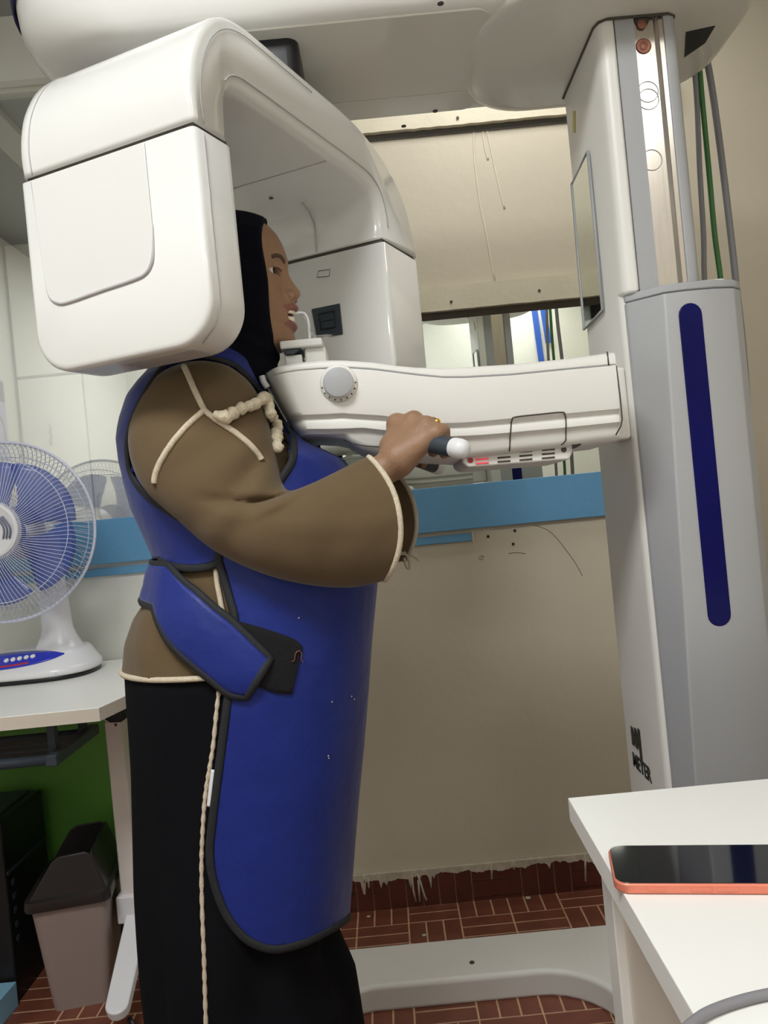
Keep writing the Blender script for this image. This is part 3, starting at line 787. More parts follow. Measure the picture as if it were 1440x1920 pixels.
tube('lid_seam', smooth_path([(x, YC-HW+0.0008, interp(Zl, x)) for x in np.linspace(-0.07, 0.35, 30)], 2), 0.0009, M['grey'], sa, n=5)
kc, kn = cast(bva, 635, 719, 0.0)
kb = lathe('knob', [(0.0275, -0.002), (0.0275, 0.002), (0.026, 0.004), (0.0228, 0.005), (0.0225, 0.010), (0.0215, 0.0125), (0.018, 0.0135), (0.0005, 0.014)], kc, (0, -1, 0), M['shell2'], sa, n=40)
lathe('knob_cap', [(0.0216, 0.0126), (0.0212, 0.0142), (0.019, 0.0150), (0.0005, 0.0152)], kc, (0, -1, 0), M['grey'], kb, n=40)
for i in range(9):
    a = PI*1.06+PI*0.92*i/8; p = kc+Vector((math.cos(a)*0.0248, -0.0046, math.sin(a)*0.0248))
    lathe('dot', [(0.0013, 0), (0.0012, 0.0006), (0.0003, 0.0008)], p, (0, -1, 0), M['seam'], kb, n=8)
c, nr = on(bva, [(955, 846), (958, 800), (960, 788), (966, 782), (1010, 777), (1052, 773), (1059, 777), (1061, 790), (1061, 812), (1060, 826), (1052, 834)], 0.0004, 4)
tube('hatch_outline', c, 0.0011, M['seam'], sa, n=6)
c, nr = on(bva, [(645, 824), (665, 832), (690, 836), (715, 837)], 0.0003, 4)
tube('seam', c, 0.0008, M['seam'], sa, n=5)
tube('end_line', [(0.3585, 1.131, 1.30), (0.3592, 1.129, 1.26), (0.3592, 1.129, 1.222), (0.357, 1.131, 1.212), (0.350, 1.136, 1.2)], 0.0012, M['seam'], sa, n=5)
# arm carriage joining the column
box('carriage', 0.355, 0.4125, 1.255, 1.34, 1.20, 1.318, M['shell2'], sa, bevel=0.006)
# control box under the arm with slots
vb = [P(a, b, 1.16) for a, b in ((868, 838), (1072, 826), (1075, 846), (1068, 862), (878, 877), (866, 868))]
vbx = prism('speaker_box', vb, (0, 0.15, 0), M['shell2'], sa, bevel=0.004, seg=3)
yv = 1.1597
for gi, gx in enumerate((905, 946, 987, 1029)):
    for k in range(3):
        y0 = 853-gi*3.4+k*7.5
        q = [P(gx-13, y0+1.5, yv), P(gx+11, y0-0.5, yv)]
        tube('vent_slot', q, 0.0013, M['redled'] if gi == 0 else M['seam'], vbx, n=6)
for q, m in (((882, 863), 'red'), ((1057, 843), 'seam')):
    p = P(*q, yv+0.0005); lathe('indicator', [(0.0042, 0), (0.0042, 0.0012), (0.0032, 0.0014), (0.0005, 0.0008)], p, (0, -1, 0), M[m], vbx, n=14)
prism('socket', [P(a, b, 1.15) for a, b in ((1072, 834), (1088, 829), (1090, 834), (1080, 840))], (0, 0.02, 0), M['black'], sa)
B0 = Vector((0.111, 1.02, 1.1925)); B1 = Vector((0.032, 1.1055, 1.2235))
for sgn in (1, -1):
    def mir(v): v = Vector(v); return v if sgn > 0 else Vector((v.x, 2*YM-v.y, v.z))
    b0, b1 = mir(B0), mir(B1); ax = (b0-b1).normalized(); L = (b0-b1).length
    tube('grip_mount', [b1+(b0-b1)*0.12, b1+Vector((0.0, 0.03*sgn, 0.005)), b1+Vector((-0.01, 0.075*sgn, 0.03))], 0.010, M['shell2'], sa, n=12)
    gr = lathe('hand_grip', [(0.0115, 0), (0.0135, 0.01), (0.0135, L-0.018), (0.013, L-0.0165)], b1, ax, M['charcoal'], sa, n=24)
    lathe('end_cap', [(0.0132, L-0.0164), (0.0137, L-0.014), (0.0137, L-0.004), (0.0125, L+0.002), (0.0095, L+0.006), (0.005, L+0.0085), (0.0005, L+0.009)], b1, ax, M['fanw'], gr, n=24)
# chin rest and bite rod
cr_ = box('chin_rest', -0.136, -0.070, 1.195, 1.275, 1.386, 1.3985, M['shell2'], sa, bevel=0.003, seg=3)
prism('chin_rest_wedge', [Vector((x, 1.200, z)) for x, z in ((-0.132, 1.3855), (-0.128, 1.3785), (-0.117, 1.3775), (-0.104, 1.3855))], (0, 0.07, 0), M['charcoal'], cr_, bevel=0.001)
box('chin_rest_post', -0.1, -0.066, 1.205, 1.265, 1.345, 1.387, M['shell2'], cr_, bevel=0.004)
box('chin_rest_post', -0.131, -0.104, 1.206, 1.264, 1.345, 1.3775, M['shell2'], cr_, bevel=0.002)
q = [P(a, b, YM) for a, b in ((549, 590), (558, 587), (568, 587), (574, 592), (578, 604), (580, 625), (581, 645))]
tube('bite_rod', smooth_path(q, 6), 0.0024, M['fanw'], cr_, n=8)
film = []
for i, (a, b, w) in enumerate(((566, 588, .004), (575, 600, .012), (582, 620, .016), (590, 632, .02), (612, 632, .013), (622, 627, .004))):
    p = P(a, b, YM); film.append([p+Vector((0, -w*0.5, w*0.25*math.sin(i*2.0))), p+Vector((0.001*i, 0, w*0.35*math.cos(i*1.7))), p+Vector((0, w*0.5, -w*0.2))])
loft('clear_sleeve', film, M['clear'], cr_, closed=False, cap0=False, cap1=False)
tube('side_clip', [P(a, b, 1.16) for a, b in ((491, 705), (494, 716), (502, 727))], 0.005, M['fanw'], sa, n=8)

# ------------------------------------------------------------------ table with fan, left
TZ = 0.78
tb = thing('folding_table', 'white-topped table on castors under the fan against the wall', 'table', (-1.0, 1.85, 0))
tp = prism('tabletop', [Vector((x, y, TZ-0.028)) for x, y in [(-1.66, 1.555), (-0.615, 1.572), (-0.585, 1.70), (-0.585, 2.165), (-1.66, 2.165)]], (0, 0, 0.028), M['tabletop'], tb, bevel=0.0015)
prism('edge_band', [Vector((x, y, TZ-0.0275)) for x, y in [(-1.661, 1.5535), (-0.6145, 1.5705), (-0.5835, 1.70), (-0.5835, 2.164), (-0.5855, 2.164), (-0.5855, 1.7005), (-0.616, 1.573), (-1.661, 1.556)]], (0, 0, 0.0262), M['edge'], tp)
def legpts(px, py, Y): return P(px, py, Y)
a0, a1 = P(223, 1352, 1.96), P(252, 1692, 1.96)
pl = [Vector((a1.x-0.001, y, 0)) for y in (1.9, 2.0)]
post = box('leg', a1.x-0.022, a1.x+0.022, 1.93, 2.005, 0.20, 0.665, M['legw'], tb, bevel=0.006)
p = P(217, 1359, 1.93); lathe('screw', [(0.004, 0), (0.003, 0.0015), (0.0005, 0.002)], p, (0, -1, 0), M['seam'], post, n=10)
hb = prism('hinge_bracket', [Vector((a1.x-0.018, y, z)) for y, z in ((1.80, 0.7515), (2.06, 0.7515), (2.03, 0.69), (1.95, 0.655), (1.88, 0.69))], (0.036, 0, 0), M['legw'], tb, bevel=0.004)
prism('hinge_cover', [P(a, b, 1.80) for a, b in ((184, 1330), (205, 1326), (224, 1330), (238, 1346), (226, 1355), (205, 1356), (191, 1346))], (0, 0.05, 0), M['black'], hb, bevel=0.004)
lathe('hinge_knob', [(0.027, -0.002), (0.027, 0.014), (0.024, 0.018), (0.0005, 0.019)], P(246, 1319, 1.70)+Vector((0.002, 0, 0)), (1, 0, 0), M['black'], hb, n=24)
# sloping foot with castor
f0, f1 = P(268, 1665, 1.99), P(219, 1880, 1.70)
def footg(w, th):
    dirv = (f1-f0).normalized(); sd = Vector((1, 0, 0)); upv = sd.cross(dirv); upv = upv if upv.z > 0 else -upv
    pts = []
    for i in range(13):
        a = -PI/2+PI*i/12; pts.append(f1+dirv*(math.cos(a)*w)+sd*(math.sin(a)*w))
    pts += [f0+sd*w*1.15, f0-sd*w*1.15]
    return [q-upv*th for q in pts], upv*th
q, up_ = footg(0.026, 0.026)
ft = prism('foot', q, tuple(up_), M['fanw'], tb, bevel=0.005, seg=3)
fp_ = box('foot_socket', a1.x-0.03, a1.x+0.035, 1.915, 2.02, 0.165, 0.232, M['fanw'], tb, bevel=0.004)
cw = Vector((f1.x+0.018, f1.y-0.005, 0.0285))
cs = lathe('castor', [(0.015, -0.009), (0.024, -0.008), (0.0245, -0.004), (0.0245, 0.004), (0.024, 0.008), (0.015, 0.009)], cw, (1, -0.25, 0), M['charcoal'], tb, n=24)
tube('castor_fork', [cw+Vector((0.012, 0.0, 0)), cw+Vector((0.012, 0.01, 0.022)), cw+Vector((0, 0.016, 0.03))], 0.006, M['black'], cs, n=8)
# modesty rail under the top and a wire shelf
box('cross_rail', -1.62, a1.x-0.023, 1.99, 2.01, 0.70, 0.742, M['legw'], tb, bevel=0.003)
tr = thing('x', '', '', (0, 0, 0)); bpy.data.objects.remove(tr)
r0, r1 = P(100, 1424, 1.62), P(160, 1380, 1.86)
zz = r0.z
sh = tube('wire_shelf', [(-1.6, r0.y, zz), (r0.x, r0.y, zz)], 0.011, M['charcoal'], tb, n=10)
box('shelf_side', r0.x-0.012, r0.x+0.012, r0.y-0.012, r0.y+0.23, zz-0.012, zz+0.012, M['charcoal'], sh, bevel=0.003)
for k in range(1, 5):
    yy = r0.y+0.052*k
    if k in (1, 2, 3): box('shelf_slat', -1.6, r0.x, yy-0.017, yy+0.017, zz-0.004, zz+0.002, M['charcoal'], sh, bevel=0.001)
    else: tube('shelf_wire', [(-1.6, yy, zz), (r0.x, yy, zz)], 0.008, M['charcoal'], sh, n=8)
for yy in (r0.y+0.04, r0.y+0.20):
    box('shelf_hanger', r0.x-0.024, r0.x-0.006, yy-0.008, yy+0.008, zz, TZ-0.0285, M['charcoal'], sh, bevel=0.002)

# desk fan
FY = 1.885; fc = P(8, 997, FY); FR = 0.2185
fax = Vector((0.04, -1, 0.05)).normalized()
fx = Vector((0, 0, 1)).cross(fax).normalized(); fx = -fx if fx.x < 0 else fx
fz = fx.cross(-fax) if fx.cross(-fax).z > 0 else -fx.cross(-fax)
fz.normalize()
def FP(r, a, d): return fc+fx*(r*math.cos(a))+fz*(r*math.sin(a))+fax*d
fan = thing('desk_fan', 'white desk fan with clear blue blades standing on the table', 'fan', (fc.x, 2.0, TZ))
# cage
def ring(name, r, d, t, m, par): return tube(name, [FP(r, 2*PI*j/72, d) for j in range(72)], t, m, par, n=6, closed=True)
cage = ring('cage_rim', FR, 0.0, 0.0042, M['fanwire'], fan)
fg = []
NW = 110
for i in range(NW):
    a = 2*PI*i/NW
    pts = [FP(0.068+(FR-0.068)*t, a+0.16*math.sin(t*PI*0.5)-0.10*max(0, t-0.75)*2, 0.078*math.sqrt(max(0, 1-((0.068+(FR-0.068)*t-0.05)/(FR-0.05))**2.6))+0.001) for t in (0, .2, .4, .6, .75, .87, .95, 1)]
    fg.append(tubeg(pts, 0.00085, 4, caps=False))
g_ = put('front_grille', mesh(*join(fg)), M['fanwire'], cage); g_['kind'] = 'stuff'
bg = []
for i in range(NW):
    a = 2*PI*(i+.5)/NW
    pts = [FP(0.05+(FR-0.05)*t, a-0.22*math.sin(t*PI*0.5), -0.075*math.sqrt(max(0, 1-((0.05+(FR-0.05)*t-0.04)/(FR-0.04))**3.2))-0.001) for t in (0, .25, .5, .7, .85, .95, 1)]
    bg.append(tubeg(pts, 0.00085, 4, caps=False))
g_ = put('rear_grille', mesh(*join(bg)), M['fanwire'], cage); g_['kind'] = 'stuff'
ring('grille_hoop', 0.172, 0.0505, 0.0013, M['fanwire'], cage)
ring('grille_hoop', 0.188, -0.045, 0.0013, M['fanwire'], cage)
hubf = lathe('grille_badge', [(0.070, 0.066), (0.0705, 0.074), (0.066, 0.081), (0.060, 0.0825), (0.057, 0.0805), (0.03, 0.083), (0.0005, 0.084)], fc, fax, M['fanw'], cage, n=48)
for k in range(3):
    pts = [FP(1, 0, 0)*0+fc+fx*(0.024+0.0072*k+0.006*math.sin(t*4.2-0.6)+t*0.012)+fz*(0.03-0.052*t)+fax*0.0842 for t in np.linspace(0, 1, 10)]
    tube('wavy_stripe', pts, 0.0022, M['greyprint'], hubf, n=6)
rp = [fc+fx*a+fz*b+fax*0.0838 for a, b in ((-0.03, -0.012), (-0.004, 0.012), (0.004, 0.002), (0.012, -0.016), (0.004, -0.021))]
prism('red_mark', rp, tuple(fax*0.0012), M['red'], hubf)
# blades
for k in range(5):
    a0_ = 2*PI*k/5+0.55; rows = []
    for i in range(9):
        t = i/8; r = 0.045+0.135*t; w = 0.44+0.22*math.sin(t*PI*0.62)
        row = []
        for j in range(9):
            s = j/8-0.5
            row.append(FP(r*(1-0.08*(2*s)**2*t), a0_+s*w*2*(0.6+0.4*t)+0.18*t, 0.022*s*2-0.004))
        rows.append(row)
    loft('blade', rows, M['blade'], fan, closed=False, cap0=False, cap1=False, solid=0.0016)
lathe('blade_hub', [(0.04, -0.03), (0.045, 0.01), (0.040, 0.022), (0.0005, 0.026)], fc, fax, M['fanblue'], fan, n=32)
mt = lathe('motor_housing', [(0.035, -0.19), (0.055, -0.175), (0.066, -0.13), (0.068, -0.082), (0.0005, -0.078)], fc, fax, M['fanw'], fan, n=32)
# neck and base
bc = Vector((fc.x-0.015, 2.02, TZ))
rings = []
for z, w, d_, yo in ((TZ+0.06, 0.074, 0.056, 0.02), (TZ+0.072, 0.06, 0.046, 0.02), (TZ+0.10, 0.046, 0.036, 0.02), (TZ+0.12, 0.040, 0.03, 0.018), (TZ+0.22, 0.036, 0.028, 0.01), (fc.z-0.02, 0.034, 0.027, -0.0)):
    rings.append([Vector((bc.x+0.055+w*math.cos(a), bc.y+yo+d_*math.sin(a), z)) for a in np.linspace(0, 2*PI, 24, endpoint=False)])
loft('stand_neck', rings, M['fanw'], fan)
def bout(sc, z, yo=0.0, n=40):
    out = []
    for i in range(n):
        a = 2*PI*i/n; cx, sy = math.cos(a), math.sin(a)
        x = 0.155*math.copysign(abs(cx)**0.72, cx); y = 0.112*math.copysign(abs(sy)**0.8, sy)
        out.append(Vector((bc.x+0.005+x*sc, bc.y+y*sc+yo, z)))
    return out
base = loft('base', [bout(1.0, TZ+0.012), bout(1.012, TZ+0.018), bout(1.0, TZ+0.028, 0.002), bout(0.96, TZ+0.034, 0.004), bout(0.82, TZ+0.060, 0.018), bout(0.78, TZ+0.066, 0.022), bout(0.7, TZ+0.069, 0.026), bout(0.4, TZ+0.071, 0.03)], M['fanw'], fan)
loft('base_underside', [bout(0.96, TZ+0.0006), bout(0.985, TZ+0.004), bout(0.985, TZ+0.0125)], M['black'], base)
bvb = bvh_of(base)
def bplate(name, pts, off, th, m, par):
    q, nr = on(bvb, pts+[pts[0]], off, 4); q = q[:-1]
    return prism(name, q, (0, -th*0.3, th), m, par)
tp_ = smooth_path([(-48, 1247, 0), (-25, 1234, 0), (0, 1227, 0), (45, 1222, 0), (90, 1221, 0), (121, 1225, 0)], 5)
bp_ = smooth_path([(-46, 1254, 0), (-25, 1258, 0), (0, 1257, 0), (45, 1250, 0), (90, 1239, 0), (120, 1227, 0)], 5)
cp = loft('control_panel', [[cast(bvb, *(a.lerp(b, k/6).xy), 0.0010)[0] for k in range(7)] for a, b in zip(tp_, bp_)], M['fanblue'], base, closed=False, cap0=False, cap1=False, solid=0.0012)
for k in range(5):
    p, n_ = cast(bvb, 13+12.3*k, 1240-2.0*k, 0.0014); lathe('speed_button', [(0.0062, 0), (0.0062, 0.003), (0.0045, 0.0042), (0.0005, 0.0044)], p, n_, M['fanw'], cp, n=16)
q, n_ = on(bvb, [(-35, 1254), (-10, 1252), (20, 1249), (54, 1243)], 0.0018, 4)
tube('red_stripe', q, 0.002, M['red'], cp, n=6, flat=(0.003, 0.0005), nrm=n_)

# ------------------------------------------------------------------ things on the floor, left
bn = thing('waste_bin', 'taupe swing-top waste bin with dark lid under the table', 'bin', (-0.84, 1.95, 0))
b_ = [P(100, 1905, 1.843), P(206, 1886, 1.87)]
BY0, BY1 = 1.845, 2.05
def brect(x0, x1, y0, y1, z, r=0.018): return [Vector((x, y, z)) for x, y in rrect(x0, x1, y0, y1, r, 4)]
zr = 0.272
body = loft('bin_body', [brect(-0.892, -0.762, BY0+0.012, BY1-0.012, 0.0006), brect(-0.918, -0.742, BY0-0.012, BY1+0.012, zr)], M['binbody'], bn, smooth='auto')
lid = loft('lid_rim', [brect(-0.928, -0.732, BY0-0.022, BY1+0.022, zr-0.012, 0.02), brect(-0.930, -0.730, BY0-0.024, BY1+0.024, zr-0.006, 0.02), brect(-0.928, -0.732, BY0-0.022, BY1+0.022, zr+0.012, 0.02), brect(-0.915, -0.745, BY0-0.01, BY1+0.01, zr+0.014, 0.016)], M['binlid'], bn, smooth='auto')
for yy, dy in ((BY0-0.010, 0.022), (BY1+0.010, -0.022)):
    q = [Vector((-0.918, yy, zr+0.01)), Vector((-0.862, yy+dy*0.4, zr+0.092)), Vector((-0.845, yy+dy*0.5, zr+0.102)), Vector((-0.785, yy+dy*0.5, zr+0.104)), Vector((-0.770, yy+dy*0.5, zr+0.094)), Vector((-0.742, yy, zr+0.01))]
    prism('lid_gable', q, (0, 0.008 if dy > 0 else -0.008, 0), M['binlid'], lid, bevel=0.003)
prism('lid_side', [Vector((-0.741, BY0-0.006, zr+0.012)), Vector((-0.741, BY1+0.006, zr+0.012)), Vector((-0.769, BY1-0.002, zr+0.1)), Vector((-0.769, BY0+0.004, zr+0.1))], (-0.006, 0, 0), M['binlid'], lid, bevel=0.002)
box('recess', -0.905, -0.755, BY0+0.004, BY1-0.004, zr+0.0142, zr+0.02, M['black'], lid)
bn.rotation_euler = (0, 0, math.radians(10)); bn.location.x -= 0.027
pc = thing('computer_tower', 'black computer tower standing on the floor left of the bin', 'computer', (-1.13, 1.98, 0))
px1 = P(34, 1515, 1.99).x
pb = box('case', px1-0.20, px1, 1.90, 2.13, 0.0006, 0.452, M['black'], pc, bevel=0.006)
box('top_panel', px1-0.19, px1-0.03, 1.92, 2.12, 0.452, 0.456, M['charcoal'], pb)
box('trim_bar', px1, px1+0.003, 1.905, 2.12, 0.318, 0.326, M['charcoal'], pb)
for k in range(5):
    lathe('vent_hole', [(0.009, 0), (0.008, 0.001), (0.0005, 0.001)], (px1+0.0002, 1.93, 0.29-0.035*k), (1, 0, 0), M['charcoal'], pb, n=12)
plk = tag(prism('wooden_beam', [Vector((x, y, 0.0047)) for x, y in ((-1.075, 1.62), (-1.02, 1.62), (-1.004, 1.89), (-1.055, 1.89))], (0, 0, 0.06), M['plank'], bevel=0.002, origin=(-1.04, 1.78, 0.0047)), 'pale blue painted wooden beam lying on the floor by the bin', 'beam')

# ------------------------------------------------------------------ near desk, right
dk = thing('office_desk', 'white desk in the foreground corner under the phone', 'desk', (0.6, 0.4, 0))
DT = 0.786
prism('desktop', [Vector((x, y, DT-0.025)) for x, y in ((0.172, 0.855), (1.3, 0.855), (1.3, 0.12), (0.156, 0.12))], (0, 0, 0.025), M['tabletop'], dk, bevel=0.001)
pn = box('side_panel', 0.206, 0.222, 0.13, 0.80, 0.02, DT-0.0255, M['edge'], dk)
box('leg', 0.196, 0.226, 0.80, 0.838, 0.0006, DT-0.0255, M['shell2'], dk, bevel=0.002)
box('leg', 1.25, 1.28, 0.80, 0.838, 0.0006, DT-0.0255, M['shell2'], dk, bevel=0.002)
box('back_panel', 0.2265, 1.25, 0.815, 0.83, 0.25, DT-0.0255, M['edge'], dk)
ph = thing('smartphone', 'coral smartphone with a black screen lying on the near desk', 'phone', (0.25, 0.69, DT))
pc0 = PZ(1149, 1632, DT+0.004); an = math.radians(-11.5)
ex = Vector((math.cos(an), math.sin(an), 0)); ey = Vector((-math.sin(an), math.cos(an), 0))
org = PZ(1154, 1678, DT)
pt = [org+ex*x+ey*y for x, y in rrect(0, 0.150, 0, 0.073, 0.0125, 8)]
pbd = prism('frame', [p+Vector((0, 0, 0.0004)) for p in pt], (0, 0, 0.0086), M['phone'], ph, bevel=0.002, seg=3)
pt = [org+ex*x+ey*y+Vector((0, 0, 0.0088)) for x, y in rrect(0.0016, 0.1484, 0.0016, 0.0714, 0.011, 8)]
prism('screen', pt, (0, 0, 0.0006), M['screen'], ph, bevel=0.0003)
for x0, x1 in ((0.026, 0.040), (0.060, 0.076), (0.080, 0.096)):
    q = [org+ex*x-ey*0.0006+Vector((0, 0, z)) for x, z in ((x0, 0.0032), (x1, 0.0032), (x1, 0.0062), (x0, 0.0062))]
    prism('side_button', q, tuple(ey*0.001), M['phone'], pbd, bevel=0.0003)
q = [PZ(a, b, DT+0.0036) for a, b in ((1270, 1945), (1312, 1908), (1350, 1889), (1400, 1873), (1450, 1862), (1520, 1850), (1600, 1850))]
tag(tube('desk_cable', smooth_path(q, 6), 0.0034, M['cableg'], origin=q[2]), 'grey cable curving across the corner of the near desk', 'cable')

# ------------------------------------------------------------------ the patient
per = thing('person', 'woman in black headscarf, brown tunic and blue lead apron gripping the handle', 'person', (-0.24, YM, 0))
def zmap(px): return [(P(a, b, YM).z, P(a, b, YM).x) for a, b in px][::-1]
BACK = [(0, -0.45)]+zmap([(318, 668), (310, 680), (285, 722), (262, 760), (250, 800), (244, 835), (247, 870), (254, 910), (266, 955), (288, 1003), (308, 1050), (301, 1095), (283, 1128), (267, 1152), (252, 1195), (248, 1250), (250, 1290), (258, 1400), (268, 1600), (283, 1800), (290, 1920)])
FRONT = [(0, -0.10)]+zmap([(470, 640), (485, 668), (496, 695), (502, 742), (530, 792), (582, 836), (644, 866), (684, 930), (702, 1010), (704, 1095), (694, 1200), (687, 1300), (679, 1400), (669, 1500), (661, 1600), (653, 1700), (650, 1760), (665, 1850), (675, 1920)])
HALF = [(0, 0.20), (0.45, 0.192), (0.8, 0.196), (0.92, 0.196), (1.0, 0.188), (1.08, 0.18), (1.2, 0.184), (1.28, 0.180), (1.32, 0.166), (1.345, 0.147), (1.367, 0.118), (1.385, 0.088), (1.40, 0.06), (1.42, 0.04)]
def Tpt(th, z, ins=0.0, insf=None, p=0.86):
    xb, xf, b = interp(BACK, z)+ins, interp(FRONT, z)-(ins if insf is None else insf), interp(HALF, z)-ins
    if xf < xb+0.05: xf = xb+0.05
    xc, a = (xb+xf)/2, (xf-xb)/2; c, s = math.cos(th), math.sin(th)
    return Vector((xc+a*math.copysign(abs(c)**p, c), YM+b*math.copysign(abs(s)**p, s), z))
def Tloft(zs, n, ins, insf=None, disp=None):
    rg = []
    for z in zs:
        r = []
        for j in range(n):
            th = 2*PI*j/n; i_ = ins(z) if callable(ins) else ins; f_ = insf(z) if callable(insf) else insf
            q = Tpt(th, z, i_, f_)
            if disp:
                d = disp(th, z); v = Vector((math.cos(th), math.sin(th), 0)); q = q+v*d
            r.append(q)
        rg.append(r)
    return rg
# --- body: one continuous skin
xs = grid1(-0.47, 0.14, [(-0.17, -0.09, 0.0025), (-0.01, 0.125, 0.003)], 0.010)
ys = grid1(0.98, 1.49, [(1.02, 1.145, 0.003), (1.16, 1.31, 0.0028), (1.33, 1.45, 0.004)], 0.010)
zs = grid1(-0.01, 1.66, [(1.37, 1.62, 0.0025), (1.13, 1.27, 0.003)], 0.014)
fd = Field(xs, ys, zs)
prof_px = [(470, 402), (480, 408), (490, 418), (500, 424), (510, 431), (520, 442), (529, 458), (535, 475), (538.5, 488), (538, 498), (538, 506), (542, 517), (549, 528), (557, 539), (563, 547), (563.5, 553), (560, 559), (553, 564), (552, 569), (557, 573), (560.5, 578), (558, 583), (551, 587), (547, 592), (549, 599), (553, 605), (558, 611), (557.5, 617), (553, 622), (551, 628), (554, 635), (556, 641), (553, 648), (545, 653), (530, 658), (516, 664), (510, 668)]
PR = sorted([(P(a, b, YM).z, P(a, b, YM).x) for a, b in prof_px])
Z_ = {k: P(*v, YM).z for k, v in dict(tip=(563, 550), base=(552, 564), bridge=(538, 503), ul=(560, 578), ll=(558, 613), mouth=(549, 593), chin=(556, 641), brow=(538, 488)).items()}
def Fc_(z):                     # profile without nose and lips
    pts = [(1.36, -0.16), (1.387, -0.15), (1.397, -0.122), (Z_['chin'], -0.1135), (1.425, -0.117), (Z_['mouth'], -0.122), (Z_['base'], -0.1225), (1.49, -0.1265), (1.505, -0.1275), (Z_['bridge'], -0.1265), (1.535, -0.1195), (1.548, -0.1175), (1.56, -0.1205), (1.577, -0.1275), (1.587, -0.136), (1.597, -0.152), (1.61, -0.19)]
    return np.interp(z, [a for a, b in pts], [b for a, b in pts])
SIG = [(1.36, 0.03), (1.405, 0.02), (1.42, 0.018), (1.445, 0.021), (Z_['base']-0.003, 0.020), (Z_['base']+0.004, 0.0135), (1.49, 0.0095), (1.51, 0.0085), (1.53, 0.012), (1.55, 0.03), (1.6, 0.05)]
def face(X, Y, Z):
    y = Y-YM
    f0 = np.interp(Z, [a for a, b in PR], [b for a, b in PR]); fc0 = Fc_(Z)
    sg = np.interp(Z, [a for a, b in SIG], [b for a, b in SIG])
    kc = np.interp(Z, [1.38, 1.41, 1.45, 1.50, 1.56, 1.6], [22, 19, 13, 9, 8, 12])
    pw = np.exp(-(np.abs(y)/sg)**2.2)
    # eye hollow and cheekbone
    hol = 0.0055*np.exp(-((np.abs(y)-0.028)/0.016)**2-((Z-1.511)/0.011)**2)
    brow = 0.003*np.exp(-((np.abs(y)-0.026)/0.02)**2-((Z-1.531)/0.007)**2)
    chk = 0.004*np.exp(-((np.abs(y)-0.04)/0.018)**2-((Z-1.484)/0.02)**2)
    F = fc0+(f0-fc0)*pw-kc*y*y-hol+brow+chk
    d1 = (X-F)*0.75
    W = np.interp(Z, [1.37, 1.39, 1.42, 1.46, 1.5, 1.55, 1.59, 1.61], [0.03, 0.046, 0.056, 0.064, 0.068, 0.066, 0.056, 0.03])
    d2 = np.abs(y)-W
    k = 0.02; h = np.maximum(k-np.abs(d1-d2), 0)/k; d = np.maximum(d1, d2)+h*h*k*0.25
    zb = 1.3845+np.maximum(0, (-0.15-X))*0.3
    d = np.maximum(d, zb-Z); d = np.maximum(d, -0.23-X); return np.maximum(d, Z-1.600)
fd.union(face, (-0.24, 1.15, 1.375), (-0.09, 1.32, 1.61), 0.0)
fd.ellip((-0.215, YM, 1.522), (0.094, 0.072, 0.080), 0.012)
fd.cone((-0.225, YM, 1.47), (-0.235, YM, 1.34), 0.055, 0.058, 0.02)
# nose wings, nostrils, eyes, mouth
for sg in (-1, 1):
    fd.ellip((-0.1145, YM+sg*0.0125, Z_['tip']-0.006), (0.0092, 0.0068, 0.0078), 0.005)
    fd.ellip((-0.1075, YM+sg*0.0095, Z_['base']+0.0025), (0.006, 0.004, 0.0032), 0.0015, 'c')
    fd.ellip((-0.1425, YM+sg*0.0315, 1.5085), (0.0145, 0.0145, 0.0135), 0.008)
    fd.ellip((-0.1295, YM+sg*0.0335, 1.5085), (0.0175, 0.0165, 0.0054), 0.0015, 'c')
fd.ellip((-0.108, YM, Z_['mouth']-0.0005), (0.0185, 0.0185, 0.0068), 0.003, 'c')
# trunk and legs under the clothes
fd.cone((-0.27, YM-0.07, 1.29), (-0.27, YM+0.07, 1.29), 0.075, 0.075, 0.03)
fd.cone((-0.265, YM, 1.25), (-0.235, YM, 0.90), 0.10, 0.125, 0.05)
for sg in (-1, 1):
    fd.cone((-0.25, YM+sg*0.075, 0.88), (-0.26, YM+sg*0.08, 0.47), 0.085, 0.058, 0.03)
    fd.cone((-0.26, YM+sg*0.08, 0.47), (-0.28, YM+sg*0.08, 0.08), 0.055, 0.036, 0.02)
    fd.cone((-0.30, YM+sg*0.08, 0.045), (-0.12, YM+sg*0.095, 0.03), 0.036, 0.028, 0.02)
